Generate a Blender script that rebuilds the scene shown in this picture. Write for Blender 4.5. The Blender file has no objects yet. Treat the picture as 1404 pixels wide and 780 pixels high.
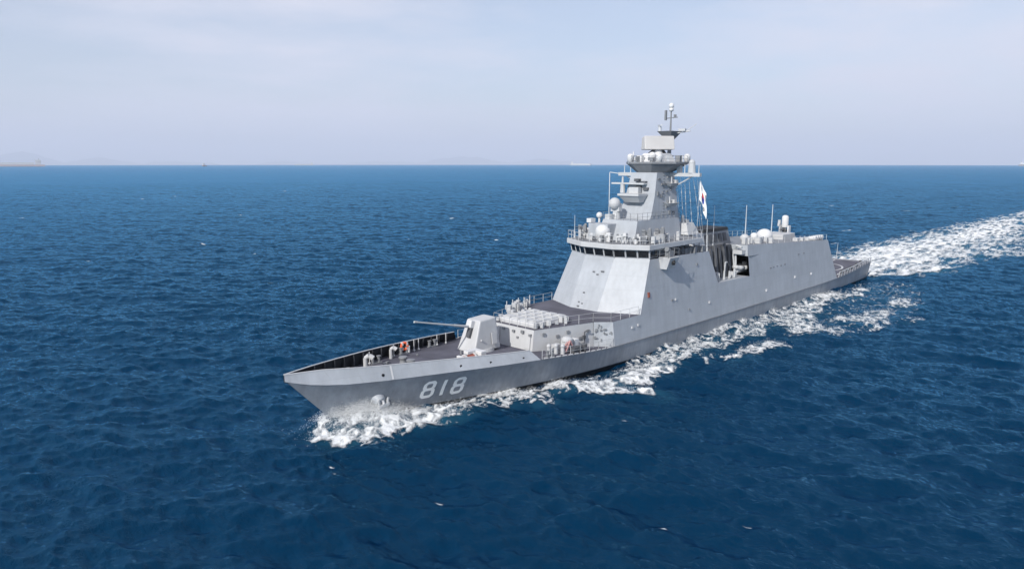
import bpy, bmesh, math, random
import numpy as np
from mathutils import Vector, Matrix
R = math.radians
sc = bpy.context.scene
col = sc.collection

# ------------------------------------------------------------------ camera, sky, sun, exposure
CAM = (88.065, 51.711, 22.463)
cd = bpy.data.cameras.new('camera'); cam = bpy.data.objects.new('camera', cd); col.objects.link(cam)
cam.location = CAM
cam.rotation_euler = (R(90 - 9.717), 0, R(223.945 - 90))
cd.sensor_width = 36.0; cd.lens = 971.7 / 1404 * 36.0
cd.clip_start = 0.5; cd.clip_end = 150000
sc.camera = cam

SUN_EL, SUN_AZ = 33.0, 10.5          # elevation, angle from the bow (+X) towards port (+Y)
w = bpy.data.worlds.new('World'); sc.world = w; w.use_nodes = True
nt = w.node_tree; nt.nodes.clear()
out = nt.nodes.new('ShaderNodeOutputWorld'); bg = nt.nodes.new('ShaderNodeBackground')
sky = nt.nodes.new('ShaderNodeTexSky'); sky.sky_type = 'NISHITA'; sky.sun_disc = False
sky.sun_elevation = R(SUN_EL); sky.sun_rotation = R(90 - SUN_AZ)
sky.altitude = 20; sky.air_density = 1.0; sky.dust_density = 1.5; sky.ozone_density = 2.5
# thin streaks of cirrus, laid out over the sky's own directions
tc = nt.nodes.new('ShaderNodeTexCoord'); mp = nt.nodes.new('ShaderNodeMapping')
mp.inputs['Scale'].default_value = (1.6, 2.2, 9.0); mp.inputs['Rotation'].default_value = (0.05, 0.03, 0.5)
nz = nt.nodes.new('ShaderNodeTexNoise'); nz.inputs['Scale'].default_value = 1.5; nz.inputs['Detail'].default_value = 5; nz.inputs['Roughness'].default_value = .55
rp = nt.nodes.new('ShaderNodeMapRange'); rp.inputs[1].default_value = .40; rp.inputs[2].default_value = .68; rp.inputs[3].default_value = 0.35; rp.inputs[4].default_value = 0.95
mx = nt.nodes.new('ShaderNodeMixRGB'); mx.inputs[2].default_value = (5.75, 5.85, 6.7, 1)
L = nt.links
L.new(tc.outputs['Generated'], mp.inputs[0]); L.new(mp.outputs[0], nz.inputs['Vector']); L.new(nz.outputs['Fac'], rp.inputs[0])
L.new(rp.outputs[0], mx.inputs[0]); L.new(sky.outputs[0], mx.inputs[1]); L.new(mx.outputs[0], bg.inputs[0])
bg.inputs[1].default_value = 0.10
L.new(bg.outputs[0], out.inputs[0])

sl = bpy.data.lights.new('sun', 'SUN'); sl.energy = 3.4; sl.angle = R(0.53); sl.color = (1, .955, .89)
so = bpy.data.objects.new('sun', sl); col.objects.link(so)
sv = Vector((math.cos(R(SUN_EL)) * math.cos(R(SUN_AZ)), math.cos(R(SUN_EL)) * math.sin(R(SUN_AZ)), math.sin(R(SUN_EL))))
so.rotation_euler = sv.to_track_quat('Z', 'Y').to_euler(); so.location = (0, 0, 200)
sc.view_settings.view_transform = 'Standard'; sc.view_settings.look = 'None'
sc.view_settings.exposure = 0.5; sc.view_settings.gamma = 1.0
sc.cycles.volume_bounces = 3

# ------------------------------------------------------------------ materials
def nodes(name):
    m = bpy.data.materials.new(name); m.use_nodes = True
    t = m.node_tree
    return m, t, t.nodes['Principled BSDF']

def paint(name, rgb, rough=.5, var=.10, streak=.0, scale=.6, metal=0.0, bump=.0, spec=.4, plates=0.0):
    m, t, b = nodes(name); n, l = t.nodes, t.links
    c = n.new('ShaderNodeTexCoord')
    no = n.new('ShaderNodeTexNoise'); no.inputs['Scale'].default_value = scale; no.inputs['Detail'].default_value = 6
    l.new(c.outputs['Object'], no.inputs['Vector'])
    mr = n.new('ShaderNodeMapRange'); mr.inputs[1].default_value = .3; mr.inputs[2].default_value = .7
    mr.inputs[3].default_value = 1 - var; mr.inputs[4].default_value = 1 + var
    l.new(no.outputs['Fac'], mr.inputs[0])
    val = mr.outputs[0]
    if streak:
        mp = n.new('ShaderNodeMapping'); mp.inputs['Scale'].default_value = (1.3, 1.3, .10)
        l.new(c.outputs['Object'], mp.inputs[0])
        n2 = n.new('ShaderNodeTexNoise'); n2.inputs['Scale'].default_value = 1.6; n2.inputs['Detail'].default_value = 5
        l.new(mp.outputs[0], n2.inputs['Vector'])
        m2 = n.new('ShaderNodeMapRange'); m2.inputs[1].default_value = .35; m2.inputs[2].default_value = .75
        m2.inputs[3].default_value = 1.0; m2.inputs[4].default_value = 1 - streak
        l.new(n2.outputs['Fac'], m2.inputs[0])
        mu = n.new('ShaderNodeMath'); mu.operation = 'MULTIPLY'; l.new(val, mu.inputs[0]); l.new(m2.outputs[0], mu.inputs[1]); val = mu.outputs[0]
    if plates:      # welded plating: faint seams and plates that differ a little
        sx = n.new('ShaderNodeSeparateXYZ'); l.new(c.outputs['Object'], sx.inputs[0])
        xy = n.new('ShaderNodeMath'); l.new(sx.outputs[0], xy.inputs[0]); l.new(sx.outputs[1], xy.inputs[1])
        cv = n.new('ShaderNodeCombineXYZ'); l.new(xy.outputs[0], cv.inputs[0]); l.new(sx.outputs[2], cv.inputs[1])
        br_ = n.new('ShaderNodeTexBrick'); br_.inputs['Scale'].default_value = 1.0; br_.inputs['Brick Width'].default_value = 3.1; br_.inputs['Row Height'].default_value = 1.55
        br_.inputs['Mortar Size'].default_value = .03; br_.inputs['Mortar Smooth'].default_value = .6
        br_.inputs['Color1'].default_value = (1, 1, 1, 1); br_.inputs['Color2'].default_value = (1 - plates * .5,) * 3 + (1,); br_.inputs['Mortar'].default_value = (1 - plates * 1.6,) * 3 + (1,)
        l.new(cv.outputs[0], br_.inputs['Vector'])
        m3 = n.new('ShaderNodeMath'); m3.operation = 'MULTIPLY'; l.new(val, m3.inputs[0]); l.new(br_.outputs['Color'], m3.inputs[1]); val = m3.outputs[0]
    vm = n.new('ShaderNodeVectorMath'); vm.operation = 'SCALE'; vm.inputs[0].default_value = rgb
    l.new(val, vm.inputs['Scale']); l.new(vm.outputs[0], b.inputs['Base Color'])
    b.inputs['Roughness'].default_value = rough; b.inputs['Metallic'].default_value = metal
    b.inputs['Specular IOR Level'].default_value = spec
    if bump:
        n3 = n.new('ShaderNodeTexNoise'); n3.inputs['Scale'].default_value = 1.1; n3.inputs['Detail'].default_value = 3
        l.new(c.outputs['Object'], n3.inputs['Vector'])
        bp = n.new('ShaderNodeBump'); bp.inputs['Strength'].default_value = bump; bp.inputs['Distance'].default_value = .05
        l.new(n3.outputs['Fac'], bp.inputs['Height']); l.new(bp.outputs[0], b.inputs['Normal'])
    return m

M = {}
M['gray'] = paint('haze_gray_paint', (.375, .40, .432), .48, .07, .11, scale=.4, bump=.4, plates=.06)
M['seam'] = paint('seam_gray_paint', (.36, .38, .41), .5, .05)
M['hull'] = paint('shaded_hull_gray', (.275, .30, .335), .42, .13, .24, scale=.3, bump=.45, plates=.05)  # same gray as the upper sides, darkened for the shade below the knuckle
M['light'] = paint('light_gray_paint', (.47, .48, .49), .5, .06, .06)
M['white'] = paint('white_paint', (.60, .605, .61), .45, .05, .05)
M['deck'] = paint('deck_nonskid', (.088, .088, .112), .85, .25, scale=.5)
M['dark'] = paint('shaded_interior_paint', (.022, .026, .032), .7, .3)  # dark inside colour that also carries the shade in bulwarks and boat pockets
M['darkgray'] = paint('dark_gray_paint', (.085, .09, .10), .6, .25, .2)
M['midgray'] = paint('mid_gray_paint', (.20, .21, .225), .55, .12, .1)
M['black'] = paint('black_paint', (.012, .012, .013), .6, .3)
M['glass'] = paint('window_glass', (.008, .010, .013), .12, .2, spec=.5)
M['red'] = paint('red_paint', (.45, .05, .03), .55, .1)
M['orange'] = paint('orange_plastic', (.75, .12, .04), .5, .1)
M['pink'] = paint('faded_red_hose', (.45, .25, .24), .7, .2)
M['digit'] = paint('hull_number_paint', (.92, .92, .91), .5, .06)
M['boot'] = paint('boot_topping_paint', (.012, .013, .016), .45, .3)
M['antenna'] = paint('antenna_paint', (.52, .54, .56), .5, .05)
M['radar'] = paint('radar_cover_paint', (.50, .49, .48), .6, .04)
M['rust'] = paint('red_lead_hull_paint', (.26, .075, .05), .6, .2)
M['palered'] = paint('hazed_red_hull', (.46, .38, .385), .6, .1)  # red hull lightened in the colour to stand for distance haze
M['wire'] = paint('steel_wire', (.30, .31, .33), .5, .05)

# ------------------------------------------------------------------ mesh builder
class MB:
    def __init__(s): s.v = []; s.f = []; s.m = []; s.mi = 0; s.cuts = []
    def add(s, vs, fs):
        o = len(s.v); s.cuts.append((o, len(s.f))); s.v += [tuple(v) for v in vs]
        for f in fs: s.f.append(tuple(i + o for i in f)); s.m.append(s.mi)
    def box(s, x0, x1, y0, y1, z0, z1):
        s.loft([(x0, y0), (x1, y0), (x1, y1), (x0, y1)], z0, None, z1)
    def loft(s, bot, z0, top, z1):
        """prism between a plan polygon at z0 and one at z1 (each z a number or a list)"""
        if top is None: top = bot
        n = len(bot)
        zb = z0 if isinstance(z0, (list, tuple)) else [z0] * n
        zt = z1 if isinstance(z1, (list, tuple)) else [z1] * n
        a = sum(bot[i][0] * bot[(i + 1) % n][1] - bot[(i + 1) % n][0] * bot[i][1] for i in range(n))
        vs = [(p[0], p[1], z) for p, z in zip(bot, zb)] + [(p[0], p[1], z) for p, z in zip(top, zt)]
        fs = [(i, (i + 1) % n, (i + 1) % n + n, i + n) for i in range(n)] + [tuple(range(n - 1, -1, -1)), tuple(range(n, 2 * n))]
        if a < 0: fs = [f[::-1] for f in fs]
        s.add(vs, fs)
    def obox(s, c, size, rz=0., rx=0., ry=0.):
        mt = Matrix.Translation(c) @ Matrix.Rotation(rz, 4, 'Z') @ Matrix.Rotation(ry, 4, 'Y') @ Matrix.Rotation(rx, 4, 'X')
        a, b, d = size[0] / 2, size[1] / 2, size[2] / 2
        vs = [mt @ Vector(p) for p in [(-a, -b, -d), (a, -b, -d), (a, b, -d), (-a, b, -d), (-a, -b, d), (a, -b, d), (a, b, d), (-a, b, d)]]
        s.add(vs, [(3, 2, 1, 0), (4, 5, 6, 7), (0, 1, 5, 4), (1, 2, 6, 5), (2, 3, 7, 6), (3, 0, 4, 7)])
    def cyl(s, p0, p1, r0, r1=None, n=10, cap=True):
        if r1 is None: r1 = r0
        p0, p1 = Vector(p0), Vector(p1); d = (p1 - p0).normalized()
        a = d.orthogonal().normalized(); b = d.cross(a)
        vs = []
        for p, r in ((p0, r0), (p1, r1)):
            for i in range(n):
                t = 2 * math.pi * i / n; vs.append(p + a * (r * math.cos(t)) + b * (r * math.sin(t)))
        fs = [(i, (i + 1) % n, (i + 1) % n + n, i + n) for i in range(n)]
        if cap: fs += [tuple(range(n - 1, -1, -1)), tuple(range(n, 2 * n))]
        s.add(vs, fs)
    def tube(s, pts, r, n=6):
        for a, b in zip(pts[:-1], pts[1:]): s.cyl(a, b, r, r, n)
    def lathe(s, c, prof, n=20):
        """prof: (radius, z) from the bottom up about the vertical through c"""
        vs = []; fs = []
        for r, z in prof:
            for i in range(n):
                t = 2 * math.pi * i / n; vs.append((c[0] + r * math.cos(t), c[1] + r * math.sin(t), c[2] + z))
        for k in range(len(prof) - 1):
            for i in range(n):
                j = (i + 1) % n; fs.append((k * n + i, k * n + j, (k + 1) * n + j, (k + 1) * n + i))
        fs.append(tuple(range(n - 1, -1, -1))); fs.append(tuple(range((len(prof) - 1) * n, len(prof) * n)))
        s.add(vs, fs)
    def ball(s, c, r, n=16, zs=1.0, z0=-1.0):
        a0 = math.asin(max(-1, z0)); k = 8
        s.lathe(c, [(max(r * math.cos(a0 + (math.pi / 2 - a0) * i / k), .002), r * zs * math.sin(a0 + (math.pi / 2 - a0) * i / k)) for i in range(k + 1)], n)
    def torus(s, c, R_, r, ax, n=18, k=8):
        ax = Vector(ax).normalized(); a = ax.orthogonal().normalized(); b = ax.cross(a); c = Vector(c)
        vs = []; fs = []
        for i in range(n):
            t = 2 * math.pi * i / n; e = a * math.cos(t) + b * math.sin(t)
            for j in range(k):
                u = 2 * math.pi * j / k; vs.append(c + e * (R_ + r * math.cos(u)) + ax * (r * math.sin(u)))
        for i in range(n):
            for j in range(k):
                fs.append((i * k + j, ((i + 1) % n) * k + j, ((i + 1) % n) * k + (j + 1) % k, i * k + (j + 1) % k))
        s.add(vs, fs)
    def build(s, name, mat, parent=None, smooth=False, bevel=0.0):
        me = bpy.data.meshes.new(name); me.from_pydata(s.v, [], s.f)
        mats = mat if isinstance(mat, (list, tuple)) else [mat]
        for m in mats: me.materials.append(m)
        if len(mats) > 1: me.polygons.foreach_set('material_index', s.m)
        if smooth: me.polygons.foreach_set('use_smooth', [True] * len(me.polygons))
        me.update()
        o = bpy.data.objects.new(name, me); col.objects.link(o)
        if parent: o.parent = parent
        if bevel:
            b = o.modifiers.new('bevel', 'BEVEL'); b.width = bevel; b.segments = 2; b.limit_method = 'ANGLE'; b.angle_limit = R(30)
        return o

def _split(s, name, mat, parent=None, smooth=False, bevel=0.0):
    # every primitive that was added becomes an object of its own
    mats = mat if isinstance(mat, (list, tuple)) else [mat]
    cuts = s.cuts + [(len(s.v), len(s.f))]
    for (v0, f0), (v1, f1) in zip(cuts[:-1], cuts[1:]):
        q = MB(); q.v = s.v[v0:v1]; q.f = [tuple(i - v0 for i in f) for f in s.f[f0:f1]]; q.m = s.m[f0:f1]; q.build(name, mats, parent, smooth, bevel)
MB.split = _split
def empty(name, loc=(0, 0, 0)):
    o = bpy.data.objects.new(name, None); o.location = loc; col.objects.link(o); return o
def tag(o, label=None, cat=None, group=None, kind=None):
    for k, v in (('label', label), ('category', cat), ('group', group), ('kind', kind)):
        if v: o[k] = v
    return o

# ------------------------------------------------------------------ haze: real air around sea, ships and hills
hz = MB(); hz.box(-90000, 90000, -90000, 90000, -420, 1900)
m, t, b = nodes('haze_air'); t.nodes.remove(b)
vol = t.nodes.new('ShaderNodeVolumePrincipled'); vol.inputs['Color'].default_value = (.79, .835, .945, 1)
vol.inputs['Density'].default_value = 0.000052; vol.inputs['Anisotropy'].default_value = 0.0
t.links.new(vol.outputs[0], t.nodes['Material Output'].inputs['Volume'])
tag(hz.build('haze', m), 'pale sea haze fading the far ships and hills', 'haze', kind='stuff')

# ------------------------------------------------------------------ sea
RE = 6371000.0
rng = np.random.default_rng(7)
def ocean(N, Lp, wind_dir, lam_p, sigma, seed, choppy, spread=2.0, cut=.0):
    g = np.random.default_rng(seed)
    k1 = np.fft.fftfreq(N, d=Lp / N) * 2 * np.pi
    kx, ky = np.meshgrid(k1, k1, indexing='ij'); k = np.hypot(kx, ky); k[0, 0] = 1
    kp = 2 * np.pi / lam_p
    cosw = (kx * math.cos(wind_dir) + ky * math.sin(wind_dir)) / k
    P = k ** -3.6 * np.exp(-1.1 * (kp / k) ** 2) * (0.06 + np.abs(cosw) ** spread) * np.exp(-(k * cut) ** 2)
    P[0, 0] = 0
    h = (g.normal(size=(N, N)) + 1j * g.normal(size=(N, N))) * np.sqrt(P)
    z = np.fft.ifft2(h).real; s = sigma / z.std()
    dx = np.fft.ifft2(h * 1j * kx / k).real * s * choppy; dy = np.fft.ifft2(h * 1j * ky / k).real * s * choppy
    return z * s, dx, dy
def bil(T, Lp, x, y):
    N = T.shape[0]; u = (x / Lp * N) % N; v = (y / Lp * N) % N
    i = np.floor(u).astype(int); j = np.floor(v).astype(int); fu = u - i; fv = v - j; i %= N; j %= N; i2 = (i + 1) % N; j2 = (j + 1) % N
    return T[i, j] * (1 - fu) * (1 - fv) + T[i2, j] * fu * (1 - fv) + T[i, j2] * (1 - fu) * fv + T[i2, j2] * fu * fv
WD = R(205)
T1 = ocean(512, 171.0, WD, 9.5, 0.14, 3, .4)
T2 = ocean(512, 61.7, WD + .35, 2.5, 0.050, 5, .35, 1.0)
T3 = ocean(256, 733.0, WD - .2, 45.0, 0.11, 9, .8)

def tab(pts):
    a = np.array(sorted(pts)); return lambda x: np.interp(x, a[:, 0], a[:, 1])
Yw_tab = tab([(56.2, 0), (54, .55), (50, 1.65), (46, 2.8), (40, 4.3), (34, 5.5), (28, 6.3), (20, 6.8), (0, 6.95), (-30, 6.85), (-50, 6.5), (-60.4, 6.1)])

def ship_wave(x, y):
    """rise and fall of the water made by the moving ship"""
    hb = Yw_tab(x); d = np.abs(y) - hb
    e = np.zeros_like(x)
    near = np.exp(-np.clip(d, 0, None) / 1.6)
    inside = (x < 57.5) & (x > -64)
    # bow wave: a mound that leans away from the stem
    yb = 0.6 + np.clip(56.5 - x, 0, None) * .40
    a = np.interp(x, [38, 44, 49, 53.5, 56, 58.5, 60], [0, .1, .28, 1.1, 1.0, .25, 0])
    e += a * np.exp(-((np.abs(y) - yb) / 1.35) ** 2)
    prof = np.interp(x, [-70, -58, -45, -36, -20, -5, 10, 20, 28, 34, 42, 50], [0, .1, .3, .45, .45, .5, .5, .25, -.25, -.15, .2, .0])
    e += np.where(inside, prof * near, 0)
    # breaking diverging crest
    c0 = np.interp(x, [8, 20, 28, 35, 40], [15, 11.6, 10.2, 7.6, 6.3]); ac = np.interp(x, [6, 14, 24, 32, 40, 44], [0, .25, .45, .4, .15, 0])
    e += ac * np.exp(-((np.abs(y) - c0) / 1.5) ** 2)
    c1 = np.interp(x, [-48, -10, 14], [24, 19.0, 14.0]); a1 = np.interp(x, [-60, -40, -10, 5, 16], [0, .3, .35, .3, 0])
    e += a1 * np.exp(-((np.abs(y) - c1) / 2.4) ** 2)
    # turbulent hump behind the transom
    a2 = np.interp(x, [-150, -80, -66, -61, -58], [0, .25, .5, .2, 0]); e += a2 * np.exp(-(y / 7) ** 4)
    return e

def sea(x, y):
    r = np.hypot(x - CAM[0], y - CAM[1])
    f1 = 1 / (1 + (r / 900) ** 2); f2 = 1 / (1 + (r / 320) ** 4); f3 = 1 / (1 + (r / 4000) ** 2)
    X, Y, Z = x.copy(), y.copy(), np.zeros_like(x)
    for T, Lp, f in ((T1, 171.0, f1), (T2, 61.7, f2), (T3, 733.0, f3)):
        Z += bil(T[0], Lp, x, y) * f; X += bil(T[1], Lp, x, y) * f; Y += bil(T[2], Lp, x, y) * f
    Z += ship_wave(x, y)
    return X, Y, Z - r * r / (2 * RE)

# rings of water about the point of view, close set near the ship and wider towards the horizon
rs = [0.0, 8., 14., 19., 23., 26., 28.]
r = 29.0
while r < 66000:
    rs.append(r)
    r += max(.31, r * (.0032 if r < 900 else (.009 if r < 4000 else .05)))
rs = np.array(rs)
va = R(223.945)
fine = np.linspace(-R(41), R(41), 780)
coarse = np.linspace(R(41), 2 * math.pi - R(41), 80)[1:-1]
an = va + np.concatenate([fine, coarse])
na, nr = len(an), len(rs)
RR, AA = np.meshgrid(rs, an, indexing='ij')
x0 = CAM[0] + RR * np.cos(AA); y0 = CAM[1] + RR * np.sin(AA)
X, Y, Z = sea(x0.ravel(), y0.ravel())
ii = np.arange(nr - 1)[:, None]; jj = np.arange(na)[None, :]; j2 = (jj + 1) % na
F = np.stack([ii * na + jj, (ii + 1) * na + jj, (ii + 1) * na + j2, ii * na + j2], -1).reshape(-1, 4)
def np_mesh(name, V, F, mat, smooth=True):
    me = bpy.data.meshes.new(name)
    me.vertices.add(len(V)); me.vertices.foreach_set('co', np.asarray(V, np.float32).ravel())
    n = F.shape[1]
    me.loops.add(F.size); me.loops.foreach_set('vertex_index', F.astype(np.int32).ravel())
    me.polygons.add(len(F)); me.polygons.foreach_set('loop_start', np.arange(0, F.size, n, dtype=np.int32)); me.polygons.foreach_set('loop_total', np.full(len(F), n, np.int32))
    me.update(calc_edges=True); me.materials.append(mat)
    me.polygons.foreach_set('use_smooth', np.full(len(F), smooth))
    o = bpy.data.objects.new(name, me); col.objects.link(o); return o

m, t, b = nodes('sea_water'); n, l = t.nodes, t.links
t.nodes.remove(b)
b = n.new('ShaderNodeBsdfDiffuse'); aer_ = n.new('ShaderNodeAttribute'); aer_.attribute_name = 'bubbles'
bc_ = n.new('ShaderNodeMixRGB'); bc_.inputs[1].default_value = (.0001, .0180, .049, 1); bc_.inputs[2].default_value = (.035, .135, .19, 1)
l.new(aer_.outputs['Fac'], bc_.inputs[0]); l.new(bc_.outputs[0], b.inputs['Color'])     # water full of bubbles in the wake is paler all through
gl = n.new('ShaderNodeBsdfGlossy'); gl.inputs['Color'].default_value = (.26, .66, .97, 1); gl.inputs['Roughness'].default_value = .11
fr_ = n.new('ShaderNodeFresnel'); fr_.inputs['IOR'].default_value = 1.30
mq_ = n.new('ShaderNodeMath'); mq_.operation = 'MULTIPLY_ADD'; mq_.inputs[1].default_value = .3; mq_.inputs[2].default_value = 1.0; l.new(fr_.outputs[0], mq_.inputs[0])
mn_ = n.new('ShaderNodeMath'); mn_.operation = 'DIVIDE'; l.new(fr_.outputs[0], mn_.inputs[0]); l.new(mq_.outputs[0], mn_.inputs[1])   # steep wave faces keep even the far sea from mirroring the sky
mxs = n.new('ShaderNodeMixShader'); l.new(mn_.outputs[0], mxs.inputs[0]); l.new(b.outputs[0], mxs.inputs[1]); l.new(gl.outputs[0], mxs.inputs[2])
l.new(mxs.outputs[0], t.nodes['Material Output'].inputs['Surface'])
c = n.new('ShaderNodeTexCoord')
def nois(scale, detail, sx=1, sy=1, rot=0.):
    mp = n.new('ShaderNodeMapping'); mp.inputs['Scale'].default_value = (sx, sy, 1); mp.inputs['Rotation'].default_value = (0, 0, rot)
    l.new(c.outputs['Object'], mp.inputs[0])
    q = n.new('ShaderNodeTexNoise'); q.inputs['Scale'].default_value = scale; q.inputs['Detail'].default_value = detail; q.inputs['Roughness'].default_value = .6
    l.new(mp.outputs[0], q.inputs['Vector']); return q.outputs['Fac']
bC = n.new('ShaderNodeBump'); bC.inputs['Strength'].default_value = .75; bC.inputs['Distance'].default_value = 1.6
l.new(nois(.085, 4, 1.3, .55, -WD), bC.inputs['Height'])
bA = n.new('ShaderNodeBump'); bA.inputs['Strength'].default_value = .7; bA.inputs['Distance'].default_value = .42
l.new(nois(.46, 7, 1.25, .62, -WD), bA.inputs['Height'])
gs_ = n.new('ShaderNodeMapRange'); gs_.inputs[1].default_value = .35; gs_.inputs[2].default_value = .65; gs_.inputs[3].default_value = .35; gs_.inputs[4].default_value = 1.0
l.new(nois(.018, 3, .7, 1.6, -WD), gs_.inputs[0]); l.new(gs_.outputs[0], bA.inputs['Strength'])   # gusts: rough and smooth patches
bB = n.new('ShaderNodeBump'); bB.inputs['Strength'].default_value = .8; bB.inputs['Distance'].default_value = .10
l.new(nois(2.6, 6, 1.2, .7, -WD + .4), bB.inputs['Height'])
l.new(bC.outputs[0], bA.inputs['Normal']); l.new(bA.outputs[0], bB.inputs['Normal'])
for q in (b, gl, fr_): l.new(bB.outputs[0], q.inputs['Normal'])
M['sea'] = m
sea_v = (X, Y); sea_o = np_mesh('sea_water', np.c_[X, Y, Z], F, m)
tag(sea_o, 'deep blue choppy open sea reaching the horizon', 'sea', kind='structure')

# ------------------------------------------------------------------ foam
def lattice(seed): return np.random.default_rng(seed).random((256, 256))
def vnoise(Lt, x, y):
    i = np.floor(x).astype(int); j = np.floor(y).astype(int); fx = x - i; fy = y - j
    fx = fx * fx * (3 - 2 * fx); fy = fy * fy * (3 - 2 * fy); i &= 255; j &= 255; i2 = (i + 1) & 255; j2 = (j + 1) & 255
    return (Lt[i, j] * (1 - fx) + Lt[i2, j] * fx) * (1 - fy) + (Lt[i, j2] * (1 - fx) + Lt[i2, j2] * fx) * fy
def fbm(x, y, seed, octs=4, ridged=False):
    s = 0; a = 1; tot = 0
    for o in range(octs):
        v = vnoise(lattice(seed + o), x + 17.3 * o, y - 9.1 * o)
        if ridged: v = 1 - np.abs(2 * v - 1) * 1.35
        s = s + v * a; tot += a; a *= .55; x = x * 2.07 + .3 * y; y = y * 2.07 - .3 * x * .5
    return s / tot
FOAM = [
 (0.8,0.92,[(59.1, 0.6), (56.8, -1.1), (56.8, 0.8), (54.5, -0.6), (52.6, -0.1), (52.2, 1.0), (52.4, 2.5), (51.4, 3.0), (50.3, 2.6), (44.0, 4.2), (45.5, 6.8), (49.7, 6.3), (52.6, 6.0), (56.5, 6.2), (57.9, 5.5), (58.7, 3.9), (59.8, 1.9)]),
 (0.6,1.12,[(58.7, 1.8), (56.7, 0.8), (54.3, -0.4), (52.7, 0.0), (52.6, 2.8), (50.7, 3.9), (47.5, 5.2), (52.0, 5.7), (54.7, 5.9), (56.3, 5.6), (54.4, 4.1), (54.6, 1.6), (55.8, 0.9), (57.9, 2.2)]),
 (0.3,0.72,[(44.4, 3.2), (40.2, 4.6), (37.2, 5.2), (35.0, 6.0), (33.0, 6.8), (34.1, 8.1), (36.4, 8.1), (38.5, 8.4), (40.3, 8.9), (41.3, 8.0), (43.4, 7.5), (45.9, 5.2)]),
 (0.2,0.70,[(41.6, 8.5), (39.3, 8.8), (38.4, 9.4), (39.4, 10.2), (41.6, 9.1)]),
 (0.35,.95,[(35.3, 6.8), (33.1, 7.3), (32.7, 8.1), (31.0, 9.0), (28.9, 9.6), (26.9, 10.6), (21.8, 11.9), (22.8, 12.5), (28.2, 12.6), (30.0, 11.6), (31.3, 11.3), (30.4, 12.6), (29.1, 13.6), (28.7, 15.1), (29.9, 15.3), (32.5, 12.9), (34.7, 10.8), (35.0, 9.5), (34.3, 8.2), (36.6, 8.1)]),
 (0.2,0.50,[(30.9, 7.6), (27.3, 7.4), (18.4, 8.2), (21.5, 11.9), (26.9, 10.6)]),
 (0.2,0.60,[(24.7, 7.4), (14.0, 6.8), (7.0, 6.9), (-4.7, 6.9), (-17.0, 6.8), (-28.7, 6.9), (-7.2, 16.8), (-3.6, 16.4), (-8.8, 11.4), (0.1, 12.5), (8.3, 11.1), (15.6, 11.5), (21.6, 11.6), (28.0, 10.7)]),
 (0.35,.95,[(26.4, 9.6), (23.2, 10.0), (21.6, 11.6), (23.4, 12.7), (27.5, 12.0), (29.2, 11.5)]),
 (0.2,0.70,[(16.3, 12.0), (16.5, 13.0), (13.9, 12.8), (17.8, 14.0)]),
 (0.2,0.85,[(13.5, 13.3), (13.6, 14.9), (11.7, 15.6), (13.2, 16.0), (15.1, 15.3)]),
 (0.2,0.72,[(9.0, 13.1), (5.4, 13.6), (2.9, 15.2), (4.4, 17.9), (6.3, 16.8), (8.1, 15.9), (10.6, 16.7), (11.4, 15.8)]),
 (0.2,0.66,[(-8.8, 10.8), (-12.0, 13.0), (-12.1, 14.9), (-6.4, 17.1), (-2.9, 16.7), (-4.4, 13.9)]),
 (0.2,0.72,[(-18.3, 6.9), (-22.7, 6.9), (-31.9, 6.8), (-38.6, 6.7), (-39.0, 9.8), (-45.4, 9.3), (-48.9, 10.5), (-44.7, 11.8), (-36.6, 11.2), (-32.2, 9.4), (-21.0, 12.2), (-15.4, 12.0), (-12.0, 10.8)]),
 (0.1,1.00,[(-30.8, 7.4), (-38.6, 6.9), (-39.0, 9.2), (-35.6, 9.6), (-32.4, 8.6)]),
 (0.3,0.58,[(-9.9, 11.7), (-13.0, 14.4), (-9.3, 17.0), (-9.8, 19.8), (-7.2, 20.3), (-4.8, 20.0), (-6.1, 18.3), (-3.0, 16.8), (-3.3, 14.5)]),
 (0.3,0.58,[(-16.2, 15.1), (-19.9, 15.6), (-23.4, 16.9), (-26.9, 17.1), (-28.0, 19.3), (-20.2, 22.4), (-14.6, 22.6), (-12.1, 21.8), (-16.0, 19.0), (-15.6, 16.6)]),
 (0.3,0.58,[(-32.5, 17.8), (-41.9, 16.6), (-38.4, 20.0), (-34.8, 21.6), (-32.2, 20.0)]),
 (0.3,0.50,[(-22.2, 23.4), (-25.6, 24.8), (-23.7, 25.5), (-21.7, 24.4)]),
 (0.6,0.20,[(-17.5, 8.5), (-35.8, 7.8), (-51.1, 8.2), (-59.4, 10.4), (-58.0, 15.0), (-46.2, 19.6), (-33.4, 22.6), (-18.9, 23.0), (-12.9, 22.6), (-5.3, 20.9), (-0.9, 15.5)]),
]
WAKE = [
 (3.5,0.58,[(-61.5, -6.0), (-87.0, -11.0), (-113.5, -14.1), (-131.6, -12.1), (-154.2, -12.5), (-187.2, -11.0), (-242.4, -10.0), (-311.6, -5.7), (-123.0, 22.4), (-114.0, 17.8), (-96.7, 15.6), (-81.6, 15.8), (-68.6, 10.9), (-60.8, 6.2)]),
 (4.0,.93,[(-61.5, -5.5), (-85.4, -8.7), (-106.6, -11.8), (-124.2, -8.0), (-159.5, -5.7), (-218.6, -5.4), (-283.6, -1.5), (-178.6, 14.1), (-155.8, 8.6), (-132.6, 8.2), (-100.5, 10.6), (-78.9, 11.5), (-62.4, 5.8)]),
 (0.5,1.00,[(-64.4, 5.1), (-75.1, 9.1), (-90.2, 13.8), (-85.2, 15.0), (-70.1, 11.0), (-60.8, 6.2)]),
 (4.0,0.80,[(-300.0, -7.0), (-319.1, -6.8), (-451.5, 0.6), (-577.6, 20.4), (-297.6, 34.6), (-176.2, 27.9), (-124.5, 22.2)]),
]
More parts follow.
